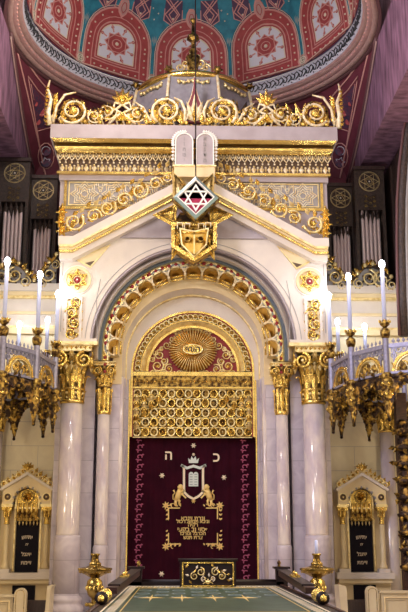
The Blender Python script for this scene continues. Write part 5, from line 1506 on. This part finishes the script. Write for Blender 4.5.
# ================================================================== BRASS LAMPS
def urn(px, label, glass):
    Y = TYb+.55; p = P(px, 571, Y); x = p.x; kx = abs(P(px+1,571,Y).x-p.x)
    def Z(v): return P(px, v, Y).z
    t = thing('brass_oil_lamp', label, 'lamp', (x, Y, 0))
    m = MB().use('brass')
    m.lathe([(3*kx,Z(612)),(4.5*kx,Z(607)),(3*kx,Z(602)),(2.6*kx,Z(599)),(6.5*kx,Z(595)),(8*kx,Z(590)),(8.4*kx,Z(586)),(7.4*kx,Z(581)),(4*kx,Z(577.5)),(5*kx,Z(576))], 28, (x,Y,0), cap=False)
    m.lathe([(.18,0),(.18,.04),(.12,.07),(.06,.12),(.035,.3),(.035,Z(612)-.1),(3*kx,Z(612))], 24, (x,Y,0)); 
    m.lathe([(9*kx,Z(606)),(9.6*kx,Z(604.5)),(9*kx,Z(603)),(3*kx,Z(602))], 24, (x,Y,0), cap=False)
    m.use('gold')
    for k in range(12): a = 2*PI*k/12; m.ball((x+8*kx*math.cos(a), Y+8*kx*math.sin(a), Z(588)), 1.5*kx, 6, 5, .8, .8, 1.6)
    m.build('bulbous_stem', None, t, label='knobbed brass stem')
    m = MB().use('brass'); m.lathe([(4*kx,Z(578)),(9*kx,Z(575)),(15*kx,Z(572.5)),(17*kx,Z(570)),(17.4*kx,Z(568.5)),(16.5*kx,Z(568)),(10*kx,Z(567)),(6*kx,Z(565.5)),(5.2*kx,Z(563))], 32, (x,Y,0), cap=False)
    dsh = m.build('dish', None, t, label='wide flat brass dish')
    m = MB().use('gold_dark')
    for k in range(16): a = 2*PI*k/16; m.ball((x+15*kx*math.cos(a), Y+15*kx*math.sin(a), Z(571.8)), 1.3*kx, 6, 4)
    m.build('beading', None, dsh)
    m = MB().use('brass'); m.lathe([(6*kx,Z(565.5)),(6*kx,Z(563)),(4.3*kx,Z(562)),(3.4*kx,Z(559)),(3.4*kx,Z(556)),(4.6*kx,Z(555)),(4.6*kx,Z(553.5)),(2.0*kx,Z(553.5)),(1.5*kx,Z(556))], 14, (x,Y,0)); m.build('burner', None, t, label='small square-topped brass burner')
    if glass:
        m = MB().use('candle'); m.lathe([(1.6*kx,Z(554)),(1.6*kx,Z(541)),(1.1*kx,Z(540))], 12, (x,Y,0)); m.build('candle', None, t, label='short pale candle')
urn(95, 'brass oil lamp with a wide dish and knobbed stem, left of the table', False)
urn(317, 'brass oil lamp with a wide dish and a short pale candle, right of the table', True)
# ================================================================== LOW STALLS at both sides
for s, sd in ((-1,'left'), (1,'right')):
    Y = -1.3
    def X(px, py=600): return P(px, py, Y).x
    t = thing('clergy_stall', 'pale wooden stall with a rounded post and framed panel at the lower %s' % sd, 'stall', (X(14 if s < 0 else 392), Y, 0))
    pc = X(20.5 if s < 0 else 372); w = .10; zt_ = P(20,588,Y).z if s < 0 else P(372,586,Y).z
    m = MB().use('pew'); m.prism([(pc-w,0),(pc+w,0)]+arc(pc, zt_-w, w, 0, PI, 12), Y-.06, Y+.10); post = m.build('end_post', None, t, label='round-topped post')
    m = MB().use('gold_dark'); m.ribbon([(pc-w+.03,.1),(pc+w-.03,.1)]+arc(pc, zt_-w, w-.03, 0, PI, 10), .008, Y-.065, Y-.055, True); m.build('incised_edge', None, post)
    a, b = (X(-14), X(13)) if s < 0 else (X(381), X(412)); zp = P(10,597,Y).z if s < 0 else P(390,593,Y).z
    m = MB().use('pew'); m.box(a, b, Y, Y+.06, 0, zp); m.box(min(a,b)-.03, max(a,b)+.03, Y-.04, Y+.10, zp, zp+.04)
    lo, hi = min(a,pc), max(b,pc); m.box(lo, hi, Y+.02, Y+.06, 0, zp-.10)
    pn = m.build('panel', None, t)
    m = MB().use('cream_warm'); m.ribbon([(a+.06,.2),(b-.06,.2),(b-.06,zp-.07),(a+.06,zp-.07)], .02, Y-.02, Y, True); m.use('pew'); m.ribbon([(a+.10,.24),(b-.10,.24),(b-.10,zp-.11),(a+.10,zp-.11)], .008, Y-.015, Y, True); m.build('panel_moulding', None, pn)
    a, b = (X(44), X(49)) if s < 0 else (X(342), X(348))
    m = MB().use('pew'); zq = P(46,586,Y).z; m.prism([(a,0),(b,0),(b-s*.02,zq-.05),(b-s*.05,zq),(a-s*.05,zq)], Y-.02, Y+.5); m.build('inner_end', None, t, label='slim inner stall end')
    m = MB().use('wood_dark'); m.box(min(pc,a), max(pc,b), Y+.3, Y+.34, .1, zq-.25); m.build('back_board', None, t, label='dark shaded back board')
# ================================================================== LIGHT
w = bpy.data.worlds.new('nave'); SC.world = w; w.use_nodes = True; nt = w.node_tree; bg = nt.nodes['Background']
tc = nt.nodes.new('ShaderNodeTexCoord'); n = nt.nodes.new('ShaderNodeTexNoise'); n.inputs['Scale'].default_value = 3.5; n.inputs['Detail'].default_value = 3
nt.links.new(tc.outputs['Generated'], n.inputs['Vector'])
r = nt.nodes.new('ShaderNodeValToRGB'); e = r.color_ramp.elements
e[0].position = .44; e[0].color = (.05,.04,.035,1); e[1].position = .60; e[1].color = (1.7,1.45,1.22,1)
nt.links.new(n.outputs['Fac'], r.inputs[0]); nt.links.new(r.outputs[0], bg.inputs['Color']); bg.inputs['Strength'].default_value = 1.0
def lamp(kind, name, loc, energy, col, size=1, target=None):
    l = bpy.data.lights.new(name, kind); l.energy = energy; l.color = col
    if kind == 'AREA': l.shape = 'DISK'; l.size = size
    else: l.shadow_soft_size = size
    o = bpy.data.objects.new(name, l); COL.objects.link(o); o.location = loc
    if target is not None:
        d = Vector(target)-Vector(loc); o.rotation_euler = d.to_track_quat('-Z', 'Y').to_euler()
    return o
lamp('AREA', 'nave_window_left', (-8,-12,10), 1350, (.80,.78,1.0), 4, (0,0,5))  # added cool fill from the left, no window modelled
lamp('AREA', 'nave_window_right', (9,-11,8), 1350, (1.0,.82,.56), 4, (0,0,5))  # added warm fill from the right, likewise without a window
lamp('POINT', 'nave_chandelier', (0,-9,10.5), 350, (1.0,.90,.78), .6)
lamp('POINT', 'nave_chandelier', (-2.6,-5.5,8.0), 80, (1.0,.92,.85), .3)
lamp('POINT', 'nave_chandelier', (2.6,-5.5,8.0), 80, (1.0,.90,.8), .3)
lamp('POINT', 'wall_sconce', (-4.3,-3.2,3.4), 60, (1.0,.80,.52), .15)  # added fill to warm the lower left wall, no fixture there
lamp('POINT', 'wall_sconce', (4.3,-3.2,3.4), 75, (1.0,.78,.48), .15)  # matching added fill for the lower right wall
lamp('POINT', 'dome_lamp', (-1.6,-3.0,11.6), 380, (1.0,.92,.86), .4)  # unseen fill added to brighten the painted dome
SC.view_settings.view_transform = 'Standard'; SC.view_settings.look = 'None'; SC.view_settings.gamma = 1
SC.view_settings.exposure = -0.18; SC.view_settings.use_curve_mapping = False
